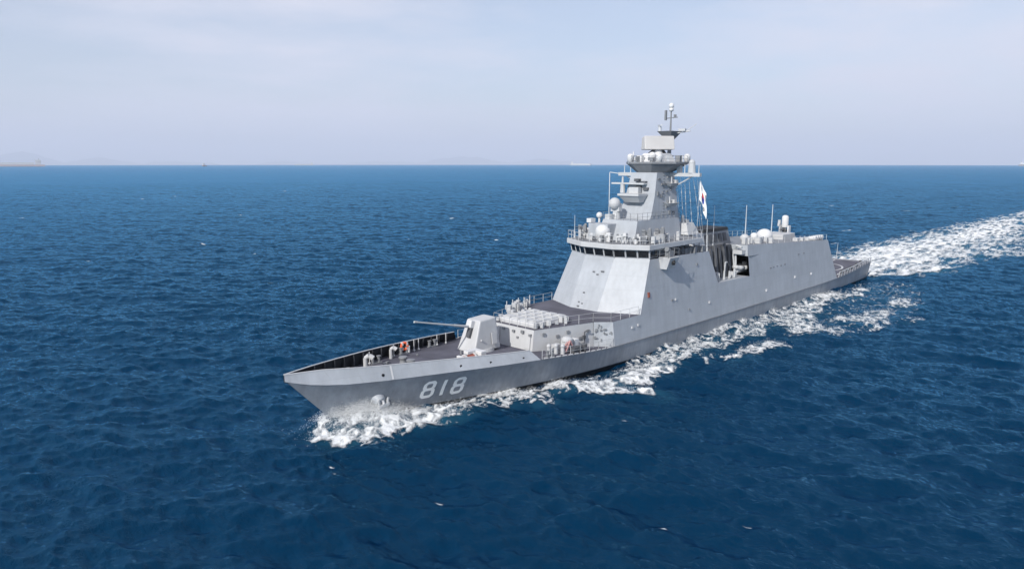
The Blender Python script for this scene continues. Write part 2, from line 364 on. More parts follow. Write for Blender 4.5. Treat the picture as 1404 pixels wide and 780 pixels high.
CAPS = [(5.8, -148.0), (7.2, -114.9), (24.7, -72.7), (59.3, 17.2), (-159.9, -32.1), (-117.3, -20.3), (38.4, 17.7), (61.4, 7.2), (61.9, 8.5), (52.0, 30.1), (48.1, 33.7), (-71.0, -420.0), (-100.3, -445.0), (-194.5, -471.3), (-282.1, -46.2), (-329.2, -37.1), (18.2, -294.0), (-103.9, -167.3), (-57.9, -95.6), (-40.1, -114.1), (-172.3, -15.5), (-298.1, -87.1), (-329.6, -352.5), (39.7, -129.9), (-51.3, -245.3), (-117.2, -8.0)]
def sdist(px, py, poly):
    n_ = len(poly); d = np.full(px.shape, 1e9); ins = np.zeros(px.shape, bool)
    for i in range(n_):
        ax, ay = poly[i]; bx, by = poly[(i + 1) % n_]; ex, ey = bx - ax, by - ay
        tt = np.clip(((px - ax) * ex + (py - ay) * ey) / (ex * ex + ey * ey + 1e-9), 0, 1)
        d = np.minimum(d, (px - ax - tt * ex) ** 2 + (py - ay - tt * ey) ** 2)
        c_ = ((ay > py) != (by > py)) & (px < (bx - ax) * (py - ay) / (by - ay + 1e-12) + ax); ins ^= c_
    d = np.sqrt(d); return np.where(ins, d, -d)

m, t, b = nodes('sea_foam'); n, l = t.nodes, t.links
b.inputs['Base Color'].default_value = (.76, .78, .79, 1); b.inputs['Roughness'].default_value = .8; b.inputs['Specular IOR Level'].default_value = .2
at = n.new('ShaderNodeAttribute'); at.attribute_name = 'dens'
c = n.new('ShaderNodeTexCoord')
q = n.new('ShaderNodeTexNoise'); q.inputs['Scale'].default_value = 2.6; q.inputs['Detail'].default_value = 5; q.inputs['Roughness'].default_value = .65
l.new(c.outputs['Object'], q.inputs['Vector'])
ad = n.new('ShaderNodeMath'); ad.operation = 'MULTIPLY_ADD'; ad.inputs[1].default_value = 1.0; l.new(q.outputs['Fac'], ad.inputs[0])
sc_ = n.new('ShaderNodeMath'); sc_.operation = 'MULTIPLY'; sc_.inputs[1].default_value = .95; l.new(at.outputs['Fac'], sc_.inputs[0]); l.new(sc_.outputs[0], ad.inputs[2])
mr = n.new('ShaderNodeMapRange'); mr.inputs[1].default_value = .42; mr.inputs[2].default_value = 1.25; l.new(ad.outputs[0], mr.inputs[0])
tr = n.new('ShaderNodeBsdfTransparent'); ms = n.new('ShaderNodeMixShader')
bp = n.new('ShaderNodeBump'); bp.inputs['Strength'].default_value = .8; bp.inputs['Distance'].default_value = .25; l.new(q.outputs['Fac'], bp.inputs['Height']); l.new(bp.outputs[0], b.inputs['Normal'])
l.new(mr.outputs[0], ms.inputs[0]); l.new(tr.outputs[0], ms.inputs[1]); l.new(b.outputs[0], ms.inputs[2]); l.new(ms.outputs[0], t.nodes['Material Output'].inputs['Surface'])
M['foam'] = m

CREST = []
def foam_sheet(name, polys, x0, x1, y0, y1, step, seed, fscale, stretch=1.0, lift=.07):
    gx = np.arange(x0, x1, step); gy = np.arange(y0, y1, step)
    gxx, gyy = np.meshgrid(gx, gy, indexing='ij'); px, py = gxx.ravel(), gyy.ravel()
    D = np.zeros(px.shape)
    wx = px + (fbm(px / 2.2, py / 2.2, 40, 4) - .5) * 2.8; wy = py + (fbm(px / 2.2, py / 2.2, 50, 4) - .5) * 2.6
    for soft, d, pl in polys:
        s_ = sdist(wx, wy, pl); k_ = np.clip(s_ / (max(soft, .35) * 2.4) + .5, 0, 1); D = np.maximum(D, d * k_ * k_ * (3 - 2 * k_))
    D = np.where((px < 56.5) & (px > -60.6) & (np.abs(py) < Yw_tab(px) - .25), 0, D)
    nn = .54 * fbm(px / fscale / stretch, py / fscale, seed, 5, True) + .46 * fbm(px / (fscale * .35) / stretch, py / (fscale * .35), seed + 20, 4)
    sel = D > .05
    q_ = np.sort(nn[sel]); rank = np.searchsorted(q_, nn) / max(1, len(q_))
    dens = D - (1 - rank)                     # rank 1 = where the lace lies
    dens = np.where(D < .03, -1, dens)
    X, Y, Z = sea(px, py)
    Z = Z + lift + np.clip(dens, 0, .5) * .14 + .0006 * np.hypot(px - CAM[0], py - CAM[1])
    nx, ny = gxx.shape; I = np.arange(nx * ny).reshape(nx, ny)
    Fq = np.stack([I[:-1, :-1], I[1:, :-1], I[1:, 1:], I[:-1, 1:]], -1).reshape(-1, 4)
    keep = dens[Fq].max(1) > -.02
    Fq = Fq[keep]; use, inv = np.unique(Fq, return_inverse=True); Fq = inv.reshape(-1, 4)
    o = np_mesh(name, np.c_[X, Y, Z][use], Fq, M['foam'])
    CREST.append(np.c_[X, Y, Z][use][dens[use] > .22])
    at_ = o.data.attributes.new('dens', 'FLOAT', 'POINT'); at_.data.foreach_set('value', dens[use].astype(np.float32))
    return o
# bubbles mixed into the water under and round the foam
bx_, by_ = sea_v; bub = np.zeros(len(bx_)); sel_ = np.where((bx_ < 62) & (bx_ > -600) & (np.abs(by_) < 60))[0]
qx, qy = bx_[sel_], by_[sel_]; wxx = qx + (fbm(qx / 6, qy / 6, 71, 3) - .5) * 6; wyy = qy + (fbm(qx / 6, qy / 6, 75, 3) - .5) * 5
for polys_, sf, am in ((WAKE, 5.0, .75), (FOAM, 2.0, .45)):
    for soft, d_, pl in polys_:
        k_ = np.clip(sdist(wxx, wyy, pl) / (sf * 2) + .4, 0, 1); bub[sel_] = np.maximum(bub[sel_], am * min(d_, 1) * k_ * k_ * (3 - 2 * k_))
bub[sel_] *= .55 + .75 * fbm(qx / 9, qy / 3.5, 81, 4)
sea_o.data.attributes.new('bubbles', 'FLOAT', 'POINT').data.foreach_set('value', np.clip(bub, 0, 1).astype(np.float32))
mirror = [(s_, d_ * .95, [(x_, -y_) for x_, y_ in p_]) for s_, d_, p_ in FOAM[2:3] + FOAM[5:7]]
tag(foam_sheet('bow_wave_foam', FOAM + mirror, -64, 62, -18, 27, .16, 100, .85), 'white broken foam of the bow wave streaming along the warship side', 'foam', kind='stuff')
tag(foam_sheet('wake_foam', WAKE, -330, -60, -22, 40, .32, 200, 1.5, 3.6), 'broad white churned wake trailing behind the warship stern', 'wake', kind='stuff')
tag(foam_sheet('far_wake_foam', WAKE[3:], -560, -329.8, -20, 40, 1.2, 200, 5, 2.0), 'far end of the white wake at the right edge of the photo', 'wake', kind='stuff')
# whitecaps
g = np.random.default_rng(21); polys = []
V = []; Fc = []; dn = []; base = 0
for (cx_, cy_) in CAPS:
    rr = math.hypot(cx_ - CAM[0], cy_ - CAM[1]); ln = g.uniform(.45, 1.1) * (1 + rr / 200) * (.38 if rr < 95 else 1); wd = ln * g.uniform(.22, .4)
    th = WD + math.pi / 2 + g.normal() * .3; k_ = 22
    u_, v_ = np.meshgrid(np.linspace(-1, 1, k_), np.linspace(-1, 1, k_), indexing='ij'); u_, v_ = u_.ravel(), v_.ravel()
    px = cx_ + u_ * ln * math.cos(th) - v_ * wd * math.sin(th); py = cy_ + u_ * ln * math.sin(th) + v_ * wd * math.cos(th)
    d_ = 1.0 - 1.15 * np.hypot(u_, v_ + .4 * u_ * u_) - 1.1 * (fbm(px * 1.7 / (1 + rr / 200), py * 1.7 / (1 + rr / 200), 300, 4) - .32)
    X, Y, Z = sea(px, py); V.append(np.c_[X, Y, Z + .05 + .0008 * rr]); dn.append(d_)
    I = np.arange(k_ * k_).reshape(k_, k_) + base; base += k_ * k_
    Fc.append(np.stack([I[:-1, :-1], I[1:, :-1], I[1:, 1:], I[:-1, 1:]], -1).reshape(-1, 4))
V = np.concatenate(V); dn = np.concatenate(dn); Fc = np.concatenate(Fc); Fc = Fc[dn[Fc].max(1) > -.02]
use, inv = np.unique(Fc, return_inverse=True)
o = np_mesh('whitecap_foam', V[use], inv.reshape(-1, 4), M['foam']); a_ = o.data.attributes.new('dens', 'FLOAT', 'POINT'); a_.data.foreach_set('value', dn[use].astype(np.float32))
tag(o, 'small white flecks of foam scattered over the open sea', 'foam', kind='stuff')
# spray drops thrown up at the bow
g = np.random.default_rng(5); nS = 26000
xs_ = np.concatenate([g.normal(54.6, 1.7, nS * 6 // 10), g.normal(53, 2.0, nS * 4 // 10)])
side = np.abs(g.normal(0, .9, nS)) + .15
ys_ = Yw_tab(np.clip(xs_, -60, 56.2)) + side + np.clip(56 - xs_, 0, 8) * .12
hh = np.abs(g.normal(0, 1, nS)) * np.interp(xs_, [45, 49, 52, 54, 57, 59], [.1, .2, .6, .95, .8, .2]) * np.exp(-side / 1.6)
sgn = np.where(g.random(nS) < .8, 1, -1)
X, Y, Z = sea(xs_, ys_ * sgn)
sz = g.uniform(.008, .026, nS)
oct_ = np.array([(1, 0, 0), (-1, 0, 0), (0, 1, 0), (0, -1, 0), (0, 0, 1), (0, 0, -1)]); of = np.array([(0, 2, 4), (2, 1, 4), (1, 3, 4), (3, 0, 4), (2, 0, 5), (1, 2, 5), (3, 1, 5), (0, 3, 5)])
cr = CREST[0]; cr = cr[g.integers(0, len(cr), 26000)] + np.c_[g.normal(0, .22, 26000), g.normal(0, .22, 26000), np.abs(g.normal(0, .16, 26000))]
wk_ = CREST[1]; wk_ = wk_[wk_[:, 0] > -170]; wk_ = wk_[g.integers(0, len(wk_), 16000)] + np.c_[g.normal(0, .5, 16000), g.normal(0, .5, 16000), np.abs(g.normal(0, .3, 16000))]
X = np.concatenate([X, cr[:, 0], wk_[:, 0]]); Y = np.concatenate([Y, cr[:, 1], wk_[:, 1]]); Z = np.concatenate([Z + hh, cr[:, 2], wk_[:, 2]])
sz = np.concatenate([sz, g.uniform(.010, .028, 26000), g.uniform(.02, .05, 16000)]); nS = len(sz)
V = (np.c_[X, Y, Z + .05])[:, None, :] + oct_[None] * sz[:, None, None]
Fs = (of[None] + 6 * np.arange(nS)[:, None, None]).reshape(-1, 3)
tag(np_mesh('bow_spray', V.reshape(-1, 3), Fs, paint('spray_water', (.85, .87, .88), .4, .02)), 'fine white spray drops thrown up around the warship bow', 'spray', kind='stuff')

# ------------------------------------------------------------------ warship hull
Yk = tab([(60.9, .10), (60.3, .45), (58.6, 1.15), (56.9, 1.75), (53.4, 2.85), (51.1, 3.5), (46.1, 4.9), (44, 5.35), (40, 6.0), (36.9, 6.4), (33, 6.7), (29, 6.92), (25, 7.04), (20, 7.1), (-30, 7.1), (-45, 6.95), (-61, 6.5)])
Zk = tab([(61, 5.0), (60.6, 4.85), (59, 4.45), (56.9, 4.14), (53.4, 3.93), (51.1, 3.86), (46.1, 3.70), (44, 3.58), (36.9, 3.18), (30, 2.68), (26.9, 2.48), (17, 2.33), (0, 2.22), (-30, 2.22), (-41.6, 2.28), (-50, 2.6), (-61, 3.3)])
Yt = tab([(61.05, .06), (60, .38), (58, .92), (54, 2.35), (50, 3.4), (46, 4.3), (42, 5.1), (38, 5.68), (36.5, 5.85)])
Zt = tab([(61.05, 5.55), (58, 5.5), (54, 5.22), (50, 5.0), (46, 4.72), (42, 4.45), (38, 4.15), (36.5, 4.05)])
XK0, XW0, XE = 60.9, 56.2, -61.0
ts = np.unique(np.concatenate([np.linspace(0, .1, 22), np.linspace(.1, .3, 26), np.linspace(.3, 1, 36)]))
def hull_pt(t, v):
    xk = XK0 + (XE - XK0) * t; xw = XW0 + (XE + .6 - XW0) * t
    zk = float(Zk(xk)); yk = float(Yk(xk)); yw = float(Yw_tab(xw))
    if v >= 0:
        p = 1 + 1.1 * math.exp(-t * 6)
        pz = 1.0
        x = xw + (xk - xw) * v; y = yw + (yk - yw) * v ** p; z = zk * v ** pz
    else:
        x = xw + v * (1.2 if t < .02 else .3); y = yw * (1 + .35 * v - .1 * v * v); z = 2.6 * v
    return Vector((x, y, z))
def hull_y(X, Z):
    """port half breadth of the hull side at X, Z (0 < Z < knuckle)"""
    t = .2
    for _ in range(30):
        xk = XK0 + (XE - XK0) * t; v = max(0, min(1, Z / float(Zk(xk)))); p = hull_pt(t, v)
        t = max(0, min(1, t + (p.x - X) / 122))
    return p.y

ship = empty('warship', (0, 0, 0))
tag(ship, 'long gray naval frigate numbered 818 under way with white bow wave and wake', 'warship')

h = MB(); vs_lv = [-1, -.5, -.03, .10, .22, .35, .5, .62, .75, .88, 1.0]
for sgn in (1, -1):
    vs = []; fs = []; nl = len(vs_lv)
    for t in ts:
        for v in vs_lv:
            p = hull_pt(t, v); vs.append((p.x, p.y * sgn, p.z))
    for i in range(len(ts) - 1):
        for j in range(nl - 1):
            a = (i * nl + j, i * nl + j + 1, (i + 1) * nl + j + 1, (i + 1) * nl + j)
            h.mi = 1 if j < 3 else 0
            h.add([], []); h.f.append(tuple(k + (0 if sgn > 0 else len(ts) * nl) for k in (a[::-1] if sgn < 0 else a))); h.m.append(h.mi)
    h.v += vs
nl = len(vs_lv); off = len(ts) * nl; e = (len(ts) - 1) * nl
for j in range(nl - 1):      # transom
    h.f.append((e + j, e + j + 1, off + e + j + 1, off + e + j)); h.m.append(0 if j > 2 else 1)
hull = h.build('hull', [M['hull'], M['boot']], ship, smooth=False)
hull.data.polygons.foreach_set('use_smooth', [True] * len(hull.data.polygons))

# decks
def zd(x): return float(Zk(x)) - .07
dk = MB(); xs = [60.2, 59, 57.5, 56, 54, 52, 50, 48, 46, 44, 42, 40, 38, 36, 34, 32, 30, 28, 26, 24]
for a, b2 in zip(xs[:-1], xs[1:]):
    ya, yb = float(Yk(a)) - .03, float(Yk(b2)) - .03
    dk.add([(a, -ya, zd(a)), (a, ya, zd(a)), (b2, yb, zd(b2)), (b2, -yb, zd(b2))], [(3, 2, 1, 0)][::1] if False else [(0, 1, 2, 3)])
dk.build('foredeck', M['deck'], ship)
fdk = MB(); xs = [-38, -42, -46, -50, -54, -58, -60.95]
for a, b2 in zip(xs[:-1], xs[1:]):
    ya, yb = float(Yk(a)) - .02, float(Yk(b2)) - .02
    fdk.add([(a, -ya, zd(a)), (a, ya, zd(a)), (b2, yb, zd(b2)), (b2, -yb, zd(b2))], [(0, 1, 2, 3)])
flight = fdk.build('flight_deck', M['deck'], ship)
fm = MB()
def deckstrip(mb, pts, wd, up=.006):
    for a, b2 in zip(pts[:-1], pts[1:]):
        d = Vector((b2[0] - a[0], b2[1] - a[1], 0)).normalized(); nn = Vector((-d.y, d.x, 0)) * wd / 2
        za, zb = zd(a[0]) + up, zd(b2[0]) + up
        mb.add([(a[0] - nn.x, a[1] - nn.y, za), (b2[0] - nn.x, b2[1] - nn.y, zb), (b2[0] + nn.x, b2[1] + nn.y, zb), (a[0] + nn.x, a[1] + nn.y, za)], [(0, 1, 2, 3)])
deckstrip(fm, [(-51.5 + 4.2 * math.cos(k * math.pi / 16), 4.2 * math.sin(k * math.pi / 16)) for k in range(33)], .35, .02)
deckstrip(fm, [(x_, 0) for x_ in (-42.5, -45, -47, -50, -53, -56, -60)], .3, .03)
for y_ in (-5.6, 5.6): deckstrip(fm, [(x_, y_) for x_ in (-42.5, -46, -50, -54, -58, -60.3)], .3, .02)
deckstrip(fm, [(-60.3, -5.4), (-60.3, 5.4)], .3, .02); deckstrip(fm, [(-44, -5.4), (-44, 5.4)], .3, .02)
fm.build('deck_marking', M['light'], flight)

# bulwarks
xs = [61.05, 60.6, 60, 59.2, 58, 56.5, 55, 53, 51, 49, 47, 45, 43, 41, 39, 37.75]
for sgn, sd in ((1, 'port'), (-1, 'starboard')):
    bo = MB(); bi = MB(); cp = MB()
    def P(x, k, top):
        if top: return (x, sgn * max(.0, float(Yt(x)) - k), float(Zt(x)))
        return (x if x > 37.8 else 36.9, sgn * max(.0, float(Yk(min(x, 60.9) if x > 37.8 else 36.9)) - k), float(Zk(min(x, 61) if x > 37.8 else 36.9)) + (.0 if k == 0 else -.1))
    for a, b2 in zip(xs[:-1], xs[1:]):
        q = [P(a, 0, 0), P(b2, 0, 0), P(b2, 0, 1), P(a, 0, 1)]
        bo.add(q, [(0, 1, 2, 3) if sgn < 0 else (3, 2, 1, 0)])
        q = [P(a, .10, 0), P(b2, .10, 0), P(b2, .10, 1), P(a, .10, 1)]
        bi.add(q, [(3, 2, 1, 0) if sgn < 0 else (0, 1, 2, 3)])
        q = [P(a, -.03, 1), P(b2, -.03, 1), P(b2, .14, 1), P(a, .14, 1)]
        q2 = [(x_, y_, z_ + .05) for x_, y_, z_ in q]
        cp.add(q + q2, [(0, 3, 2, 1), (4, 5, 6, 7), (0, 1, 5, 4), (2, 3, 7, 6), (1, 2, 6, 5), (3, 0, 4, 7)])
    q = [P(37.75, 0, 0), P(37.75, 0, 1), P(37.75, .1, 1), P(37.75, .1, 0)]; bo.add(q, [(0, 1, 2, 3)])
    bw = bo.build('bulwark', M['gray'], ship)
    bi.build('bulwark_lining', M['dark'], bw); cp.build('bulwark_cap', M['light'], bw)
    fr = MB()
    for x in np.arange(39, 58.5, 1.25):
        y1 = float(Yt(x)) - .12; y0 = float(Yk(x)) - .12; zb, zt = zd(x), float(Zt(x)) - .03
        fr.add([(x, sgn * y1, zt), (x, sgn * (y1 - .12), zt), (x, sgn * (y0 - .55), zb), (x, sgn * y0, zb), (x + .06, sgn * y1, zt), (x + .06, sgn * (y1 - .12), zt), (x + .06, sgn * (y0 - .55), zb), (x + .06, sgn * y0, zb)],
               [(0, 1, 2, 3), (7, 6, 5, 4), (1, 5, 6, 2), (0, 4, 5, 1), (2, 6, 7, 3)])
    fr.split('bulwark_frame', M['darkgray'], bw)
    if sgn > 0:
        hl = MB()
        for x in (46.0, 42.8, 38.9, 53.3):
            y_ = (float(Yt(x)) + float(Yk(x))) / 2 + .0; z_ = (float(Zt(x)) + float(Zk(x))) / 2 - .15
            hl.cyl((x, y_ - .1, z_), (x, y_ + .09, z_ + .02), .13, .13, 10)
        hl.split('scupper', M['black'], bw)
        st = MB(); x = 52.6
        st.add([(x, float(Yk(x)) + .03, float(Zk(x)) + .05), (x - .16, float(Yk(x - .16)) + .03, float(Zk(x)) + .05), (x - .16, float(Yt(x - .16)) + .03, float(Zt(x)) - .02), (x, float(Yt(x)) + .03, float(Zt(x)) - .02)], [(0, 1, 2, 3)])
        st.build('draft_stripe', M['white'], bw)
# jack staff fittings on the stem
# hull number 818
def digit_strokes(ch):
    if ch == '8':
        w_, hh_ = .52, .98
        def ring(cz, hh2, w2): 
            c_ = .22
            return [(-w2 + c_, cz + hh2), (w2 - c_, cz + hh2), (w2, cz + hh2 - c_), (w2, cz - hh2 + c_), (w2 - c_, cz - hh2), (-w2 + c_, cz - hh2), (-w2, cz - hh2 + c_), (-w2, cz + hh2 - c_), (-w2 + c_, cz + hh2)]
        return [ring(.49, .47, .50), ring(-.49, .49, .56)]
    return [[(0, 1.0), (0, -1.0)]]
nb = MB()
NUM_X, NUM_Z = [48.6, 47.15, 45.65], [2.1, 2.05, 2.0]
for ch, cx_, cz_ in zip('818', NUM_X, NUM_Z):
    nb = MB()
    for st in digit_strokes(ch):
        for a, b2 in zip(st[:-1], st[1:]):
            d = Vector((b2[0] - a[0], b2[1] - a[1])); ln = d.length; d /= ln; nn = Vector((-d.y, d.x)) * .19
            k_ = max(1, int(ln / .2))
            a_ = Vector(a) - d * .055; ln2 = ln + .11
            row = []
            for i in range(k_ + 1):
                c_ = a_ + d * (ln2 * i / k_)
                for s_ in (-1, 1):
                    u_, z_ = (c_.x + nn.x * s_) * .86, (c_.y + nn.y * s_) * .86
                    xx, zz = cx_ - u_ + .04 * z_, cz_ + z_ * .94 + u_ * .05
                    row.append((xx, hull_y(xx, zz) + .025, zz))
            nb.add(row, [(2 * i, 2 * i + 1, 2 * i + 3, 2 * i + 2) for i in range(k_)])
    nb.build('hull_number', M['digit'], hull)
# anchor in its bolster pod
ax, az = 52.9, 1.85
ay = hull_y(ax, az)
an_ = MB(); an_.cyl((ax + .25, ay - .5, az + .35), (ax + .1, ay + .42, az - .1), .72, .45, 18)
anc = an_.build('anchor_pocket', M['gray'], hull, bevel=.12)
an_ = MB(); an_.cyl((ax + .1, ay + .5, az + .05), (ax + .1, ay + .75, az - .25), .16, .14, 10)
an_.obox((ax + .1, ay + .68, az - .35), (1.15, .22, .28), ry=.12)
for s_ in (-1, 1): an_.obox((ax + .1 + s_ * .46, ay + .64, az - .02), (.2, .15, .6), ry=s_ * .2)
an_.build('anchor', M['light'], hull, bevel=.04)
# boot fittings: small draught marks and a rubbing strake along the knuckle
for sgn in (1, -1):
    rs_ = MB(); xs = list(np.linspace(36.5, -60.9, 50))
    for a, b2 in zip(xs[:-1], xs[1:]):
        pa = (a, sgn * (float(Yk(a)) + .02), float(Zk(a))); pb = (b2, sgn * (float(Yk(b2)) + .02), float(Zk(b2)))
        rs_.cyl(pa, pb, .055, .055, 6, cap=False)
    rs_.build('rubbing_strake', M['midgray'], hull)

# ------------------------------------------------------------------ superstructure
ZB = 2.26
def ys(z): return 7.085 - .132 * (z - ZB)           # sloped side plane
Z1, ZT, ZH = 5.17, 11.25, 9.35                      # 01 deck, top deck, aft hangar roof
def zroof(x): return float(np.interp(x, [-41, -38.2, -8, 3, 17], [9.3, 9.32, 10.88, 11.02, 11.3]))
su = MB()
def wall(mb, pts, sgn, nudge=0.):
    """polygon on the sloped side: (x, z) points"""
    vs = [(x, sgn * (min(ys(z), float(Yk(x)) - .132 * (z - float(Zk(x))) if x > 20 else 99) + nudge), z) for x, z in pts]
    mb.add(vs, [tuple(range(len(vs))) if sgn < 0 else tuple(range(len(vs)))[::-1]])
front_b = [(19.94, 6.72), (22.09, 2.08), (22.09, -2.08), (19.94, -6.72)]
front_t = [(17.05, 5.90), (19.0, 2.18), (19.0, -2.18), (17.05, -5.90)]
for sgn in (1, -1):
    kn = [(25.3, float(Zk(25.3)) + .02), (20, float(Zk(20)) + .02), (10, float(Zk(10)) + .02), (1.25, float(Zk(1)) + .02)]
    wall(su, kn[:2] + [(19.94, Z1), (25.3, Z1)], sgn)
    wall(su, kn[1:] + [(1.25, 6.6), (3.1, zroof(3.1)), (17.05, ZT), (19.94, Z1)], sgn)
    wall(su, [(1.25, float(Zk(1)) + .02), (-8.0, float(Zk(-8)) + .02), (-8.0, 6.5), (1.25, 6.6)], sgn)
    # fore edge of the side wall: bright facet that steps in to the missile house
    zf = float(Zk(25.3)) - .05
    q = [(26.8, sgn * 5.2, zd(26.8)), (25.3, sgn * float(Yk(25.3)) - sgn * .01, zf), (25.3, sgn * 6.68, Z1), (26.8, sgn * 5.2, Z1)]
    su.add(q, [(0, 1, 2, 3) if sgn > 0 else (3, 2, 1, 0)])
zt_ = ZT
vs = [(x, y, Z1) for x, y in front_b] + [(x, y, ZT + .1) for x, y in front_t]
su.add(vs, [(1, 0, 4, 5), (2, 1, 5, 6), (3, 2, 6, 7)])
# bay side walls and floor, top deck
su.add([(1.25, ys(6.6) - .01, 6.6), (3.1, ys(11) - .01, zroof(3.1)), (3.1, -ys(11) + .01, zroof(3.1)), (1.25, -ys(6.6) + .01, 6.6)], [(0, 1, 2, 3)])
su.add([(1.25, 6.45, 6.55), (-8, 6.45, 6.45), (-8, -6.45, 6.45), (1.25, -6.45, 6.55)], [(0, 1, 2, 3)])
sup = su.build('superstructure', M['gray'], ship)
td = MB()
td.add([(17.0, 5.85, ZT + .04), (18.95, 2.15, ZT + .04), (18.95, -2.15, ZT + .04), (17.0, -5.85, ZT + .04), (3.1, -5.9, zroof(3.1) + .0), (3.1, 5.9, zroof(3.1) + .0)], [(0, 5, 4, 3, 2, 1)])
td.build('upper_deck', M['deck'], sup)
od = MB()
od.add([(34.3, 3.1, Z1 + .0), (26.8, 5.2, Z1), (25.3, 6.68, Z1), (19.9, 6.7, Z1), (22.05, 2.1, Z1), (22.05, -2.1, Z1), (19.9, -6.7, Z1), (25.3, -6.68, Z1), (26.8, -5.2, Z1), (34.3, -3.1, Z1)], [tuple(range(10))])
od.build('missile_deck', M['deck'], ship)
# seams and small fittings on the side wall (port and starboard)
se = MB()
for sgn in (1, -1):
    for z_ in (5.2, 8.0):
        wall(se, [(18.4 if z_ > 6 else 19.8, z_), (1.2 if z_ < 6.5 else 2.0, z_), (1.2 if z_ < 6.5 else 2.0, z_ + .05), (18.4 if z_ > 6 else 19.8, z_ + .05)], sgn, .012)
    for x_ in (14.5, 8.5):
        wall(se, [(x_, 2.6), (x_ - .05, 2.6), (x_ - .05, 10.8), (x_, 10.8)], sgn, .012)
se.split('weld_seam', M['seam'], sup)
for x_, z_, sx_, sz_, mt_ in ((18.0, 7.2, .32, .6, 'rust'), (13.0, 5.9, .35, .2, 'midgray'), (12.2, 5.9, .25, .25, 'light'), (21.8, 4.0, .3, .25, 'light'), (20.6, 4.1, .25, .25, 'light'), (9.2, 4.2, .3, .2, 'midgray'), (4.0, 4.4, .3, .3, 'light'), (6.5, 9.6, .3, .3, 'midgray')):
    bx = MB(); yy = ys(z_); bx.obox((x_, yy + .05, z_), (sx_, .16, sz_), rx=.131); bx.build('wall_box', M[mt_], sup)
# fittings on the sloped bridge front
def front_pt(u, v, out_=.03):     # u: -1..1 across the centre facet, v: 0..1 up
    x = 22.09 + (19.0 - 22.09) * v; return Vector((x + out_, u * 2.1, Z1 + (ZT - Z1) * v))
for u, v, s_ in ((-.05, .70, .35), (.25, .66, .3), (.55, .72, .45), (-.3, .30, .25), (-.45, .12, .2), (-.2, .10, .2), (-.42, .04, .3)):
    bx = MB(); bx.obox(front_pt(u, v), (.12, s_, s_ * .8), ry=.45); bx.build('wall_fitting', M['midgray'], sup)

# hangar
ha = MB()
for sgn in (1, -1):
    wall(ha, [(-8.0, float(Zk(-8)) + .02), (-25, float(Zk(-25)) + .02), (-41.4, float(Zk(-41.4)) + .02), (-38.2, 9.32), (-8.0, 10.88)], sgn)
ha.add([(-41.4, ys(2.3), zd(-41.4)), (-38.2, ys(9.32), 9.32), (-38.2, -ys(9.32), 9.32), (-41.4, -ys(2.3), zd(-41.4))], [(0, 1, 2, 3)])
# forward wall of the hangar with a boat pocket on each side
yb_, yt_ = ys(6.5), ys(10.85)
for sgn in (1, -1):
    a = [(sgn * yt_, 10.85), (sgn * 2.6, 10.85), (sgn * 2.6, 9.3), (sgn * (yb_ - .42), 9.3)]
    ha.add([(-8.0, y_, z_) for y_, z_ in a], [(0, 1, 2, 3) if sgn < 0 else (3, 2, 1, 0)])
    a = [(sgn * yb_, 6.5), (sgn * ys(9.3), 9.3), (sgn * (ys(9.3) - .3), 9.3), (sgn * (yb_ - .3), 6.5)]
    ha.add([(-8.02, y_, z_) for y_, z_ in a], [(0, 1, 2, 3), (3, 2, 1, 0)])
hang = ha.build('hangar', M['gray'], ship)
rf = MB(); rf.add([(-8, 5.92, 10.84), (-38.2, 6.1, 9.28), (-38.2, -6.1, 9.28), (-8, -5.92, 10.84)], [(3, 2, 1, 0)]); rf.build('hangar_roof', M['midgray'], hang)
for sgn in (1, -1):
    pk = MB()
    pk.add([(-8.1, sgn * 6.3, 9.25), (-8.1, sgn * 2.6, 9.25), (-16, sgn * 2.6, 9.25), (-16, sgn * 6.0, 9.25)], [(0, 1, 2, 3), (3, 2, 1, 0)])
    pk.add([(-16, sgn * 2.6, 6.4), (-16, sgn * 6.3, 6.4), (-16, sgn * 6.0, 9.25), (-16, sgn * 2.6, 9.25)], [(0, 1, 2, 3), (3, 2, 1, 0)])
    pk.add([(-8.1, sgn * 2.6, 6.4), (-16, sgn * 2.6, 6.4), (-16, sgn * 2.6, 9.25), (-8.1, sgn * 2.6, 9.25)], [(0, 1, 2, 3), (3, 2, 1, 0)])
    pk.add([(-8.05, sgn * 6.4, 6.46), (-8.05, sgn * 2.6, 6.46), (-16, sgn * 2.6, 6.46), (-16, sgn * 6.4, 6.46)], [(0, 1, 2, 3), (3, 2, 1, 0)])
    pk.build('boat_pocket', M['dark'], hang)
hd = MB()
for x_ in (0,): hd.add([(-41.35, 3.6, 2.35), (-38.9, 3.6, 7.9), (-38.9, -3.6, 7.9), (-41.35, -3.6, 2.35)], [(0, 1, 2, 3)])
hd2 = MB()
hd2.add([(x_ - .05, y_, z_) for x_, y_, z_ in hd.v], [(0, 1, 2, 3)]); hd2.build('hangar_door', M['midgray'], hang)
vt = MB()
for x_, z_ in ((-15, 6.9), (-16, 6.92), (-17.2, 6.95), (-18.6, 6.9), (-20, 6.95), (-25.5, 8.0), (-27.5, 8.0)):
    vt.obox((x_, ys(z_) + .02, z_), (.45, .08, .16), rx=.131)
vt.split('side_vent', M['midgray'], hang)
for x_, z_ in ((-23.5, 4.6), (-30, 4.4), (-13, 3.8)):
    bx = MB(); bx.obox((x_, ys(z_) + .05, z_), (.35, .14, .35), rx=.131); bx.build('wall_box', M['white'], hang)
se = MB()
for sgn in (1, -1):
    wall(se, [(-8.2, 6.45), (-39.3, 6.2), (-39.3, 6.25), (-8.2, 6.5)], sgn, .012)
    for x_ in (-14, -22, -30):
        wall(se, [(x_, 2.5), (x_ - .06, 2.5), (x_ - .06, 8.9), (x_, 8.9)], sgn, .012)
se.split('weld_seam', M['seam'], hang)

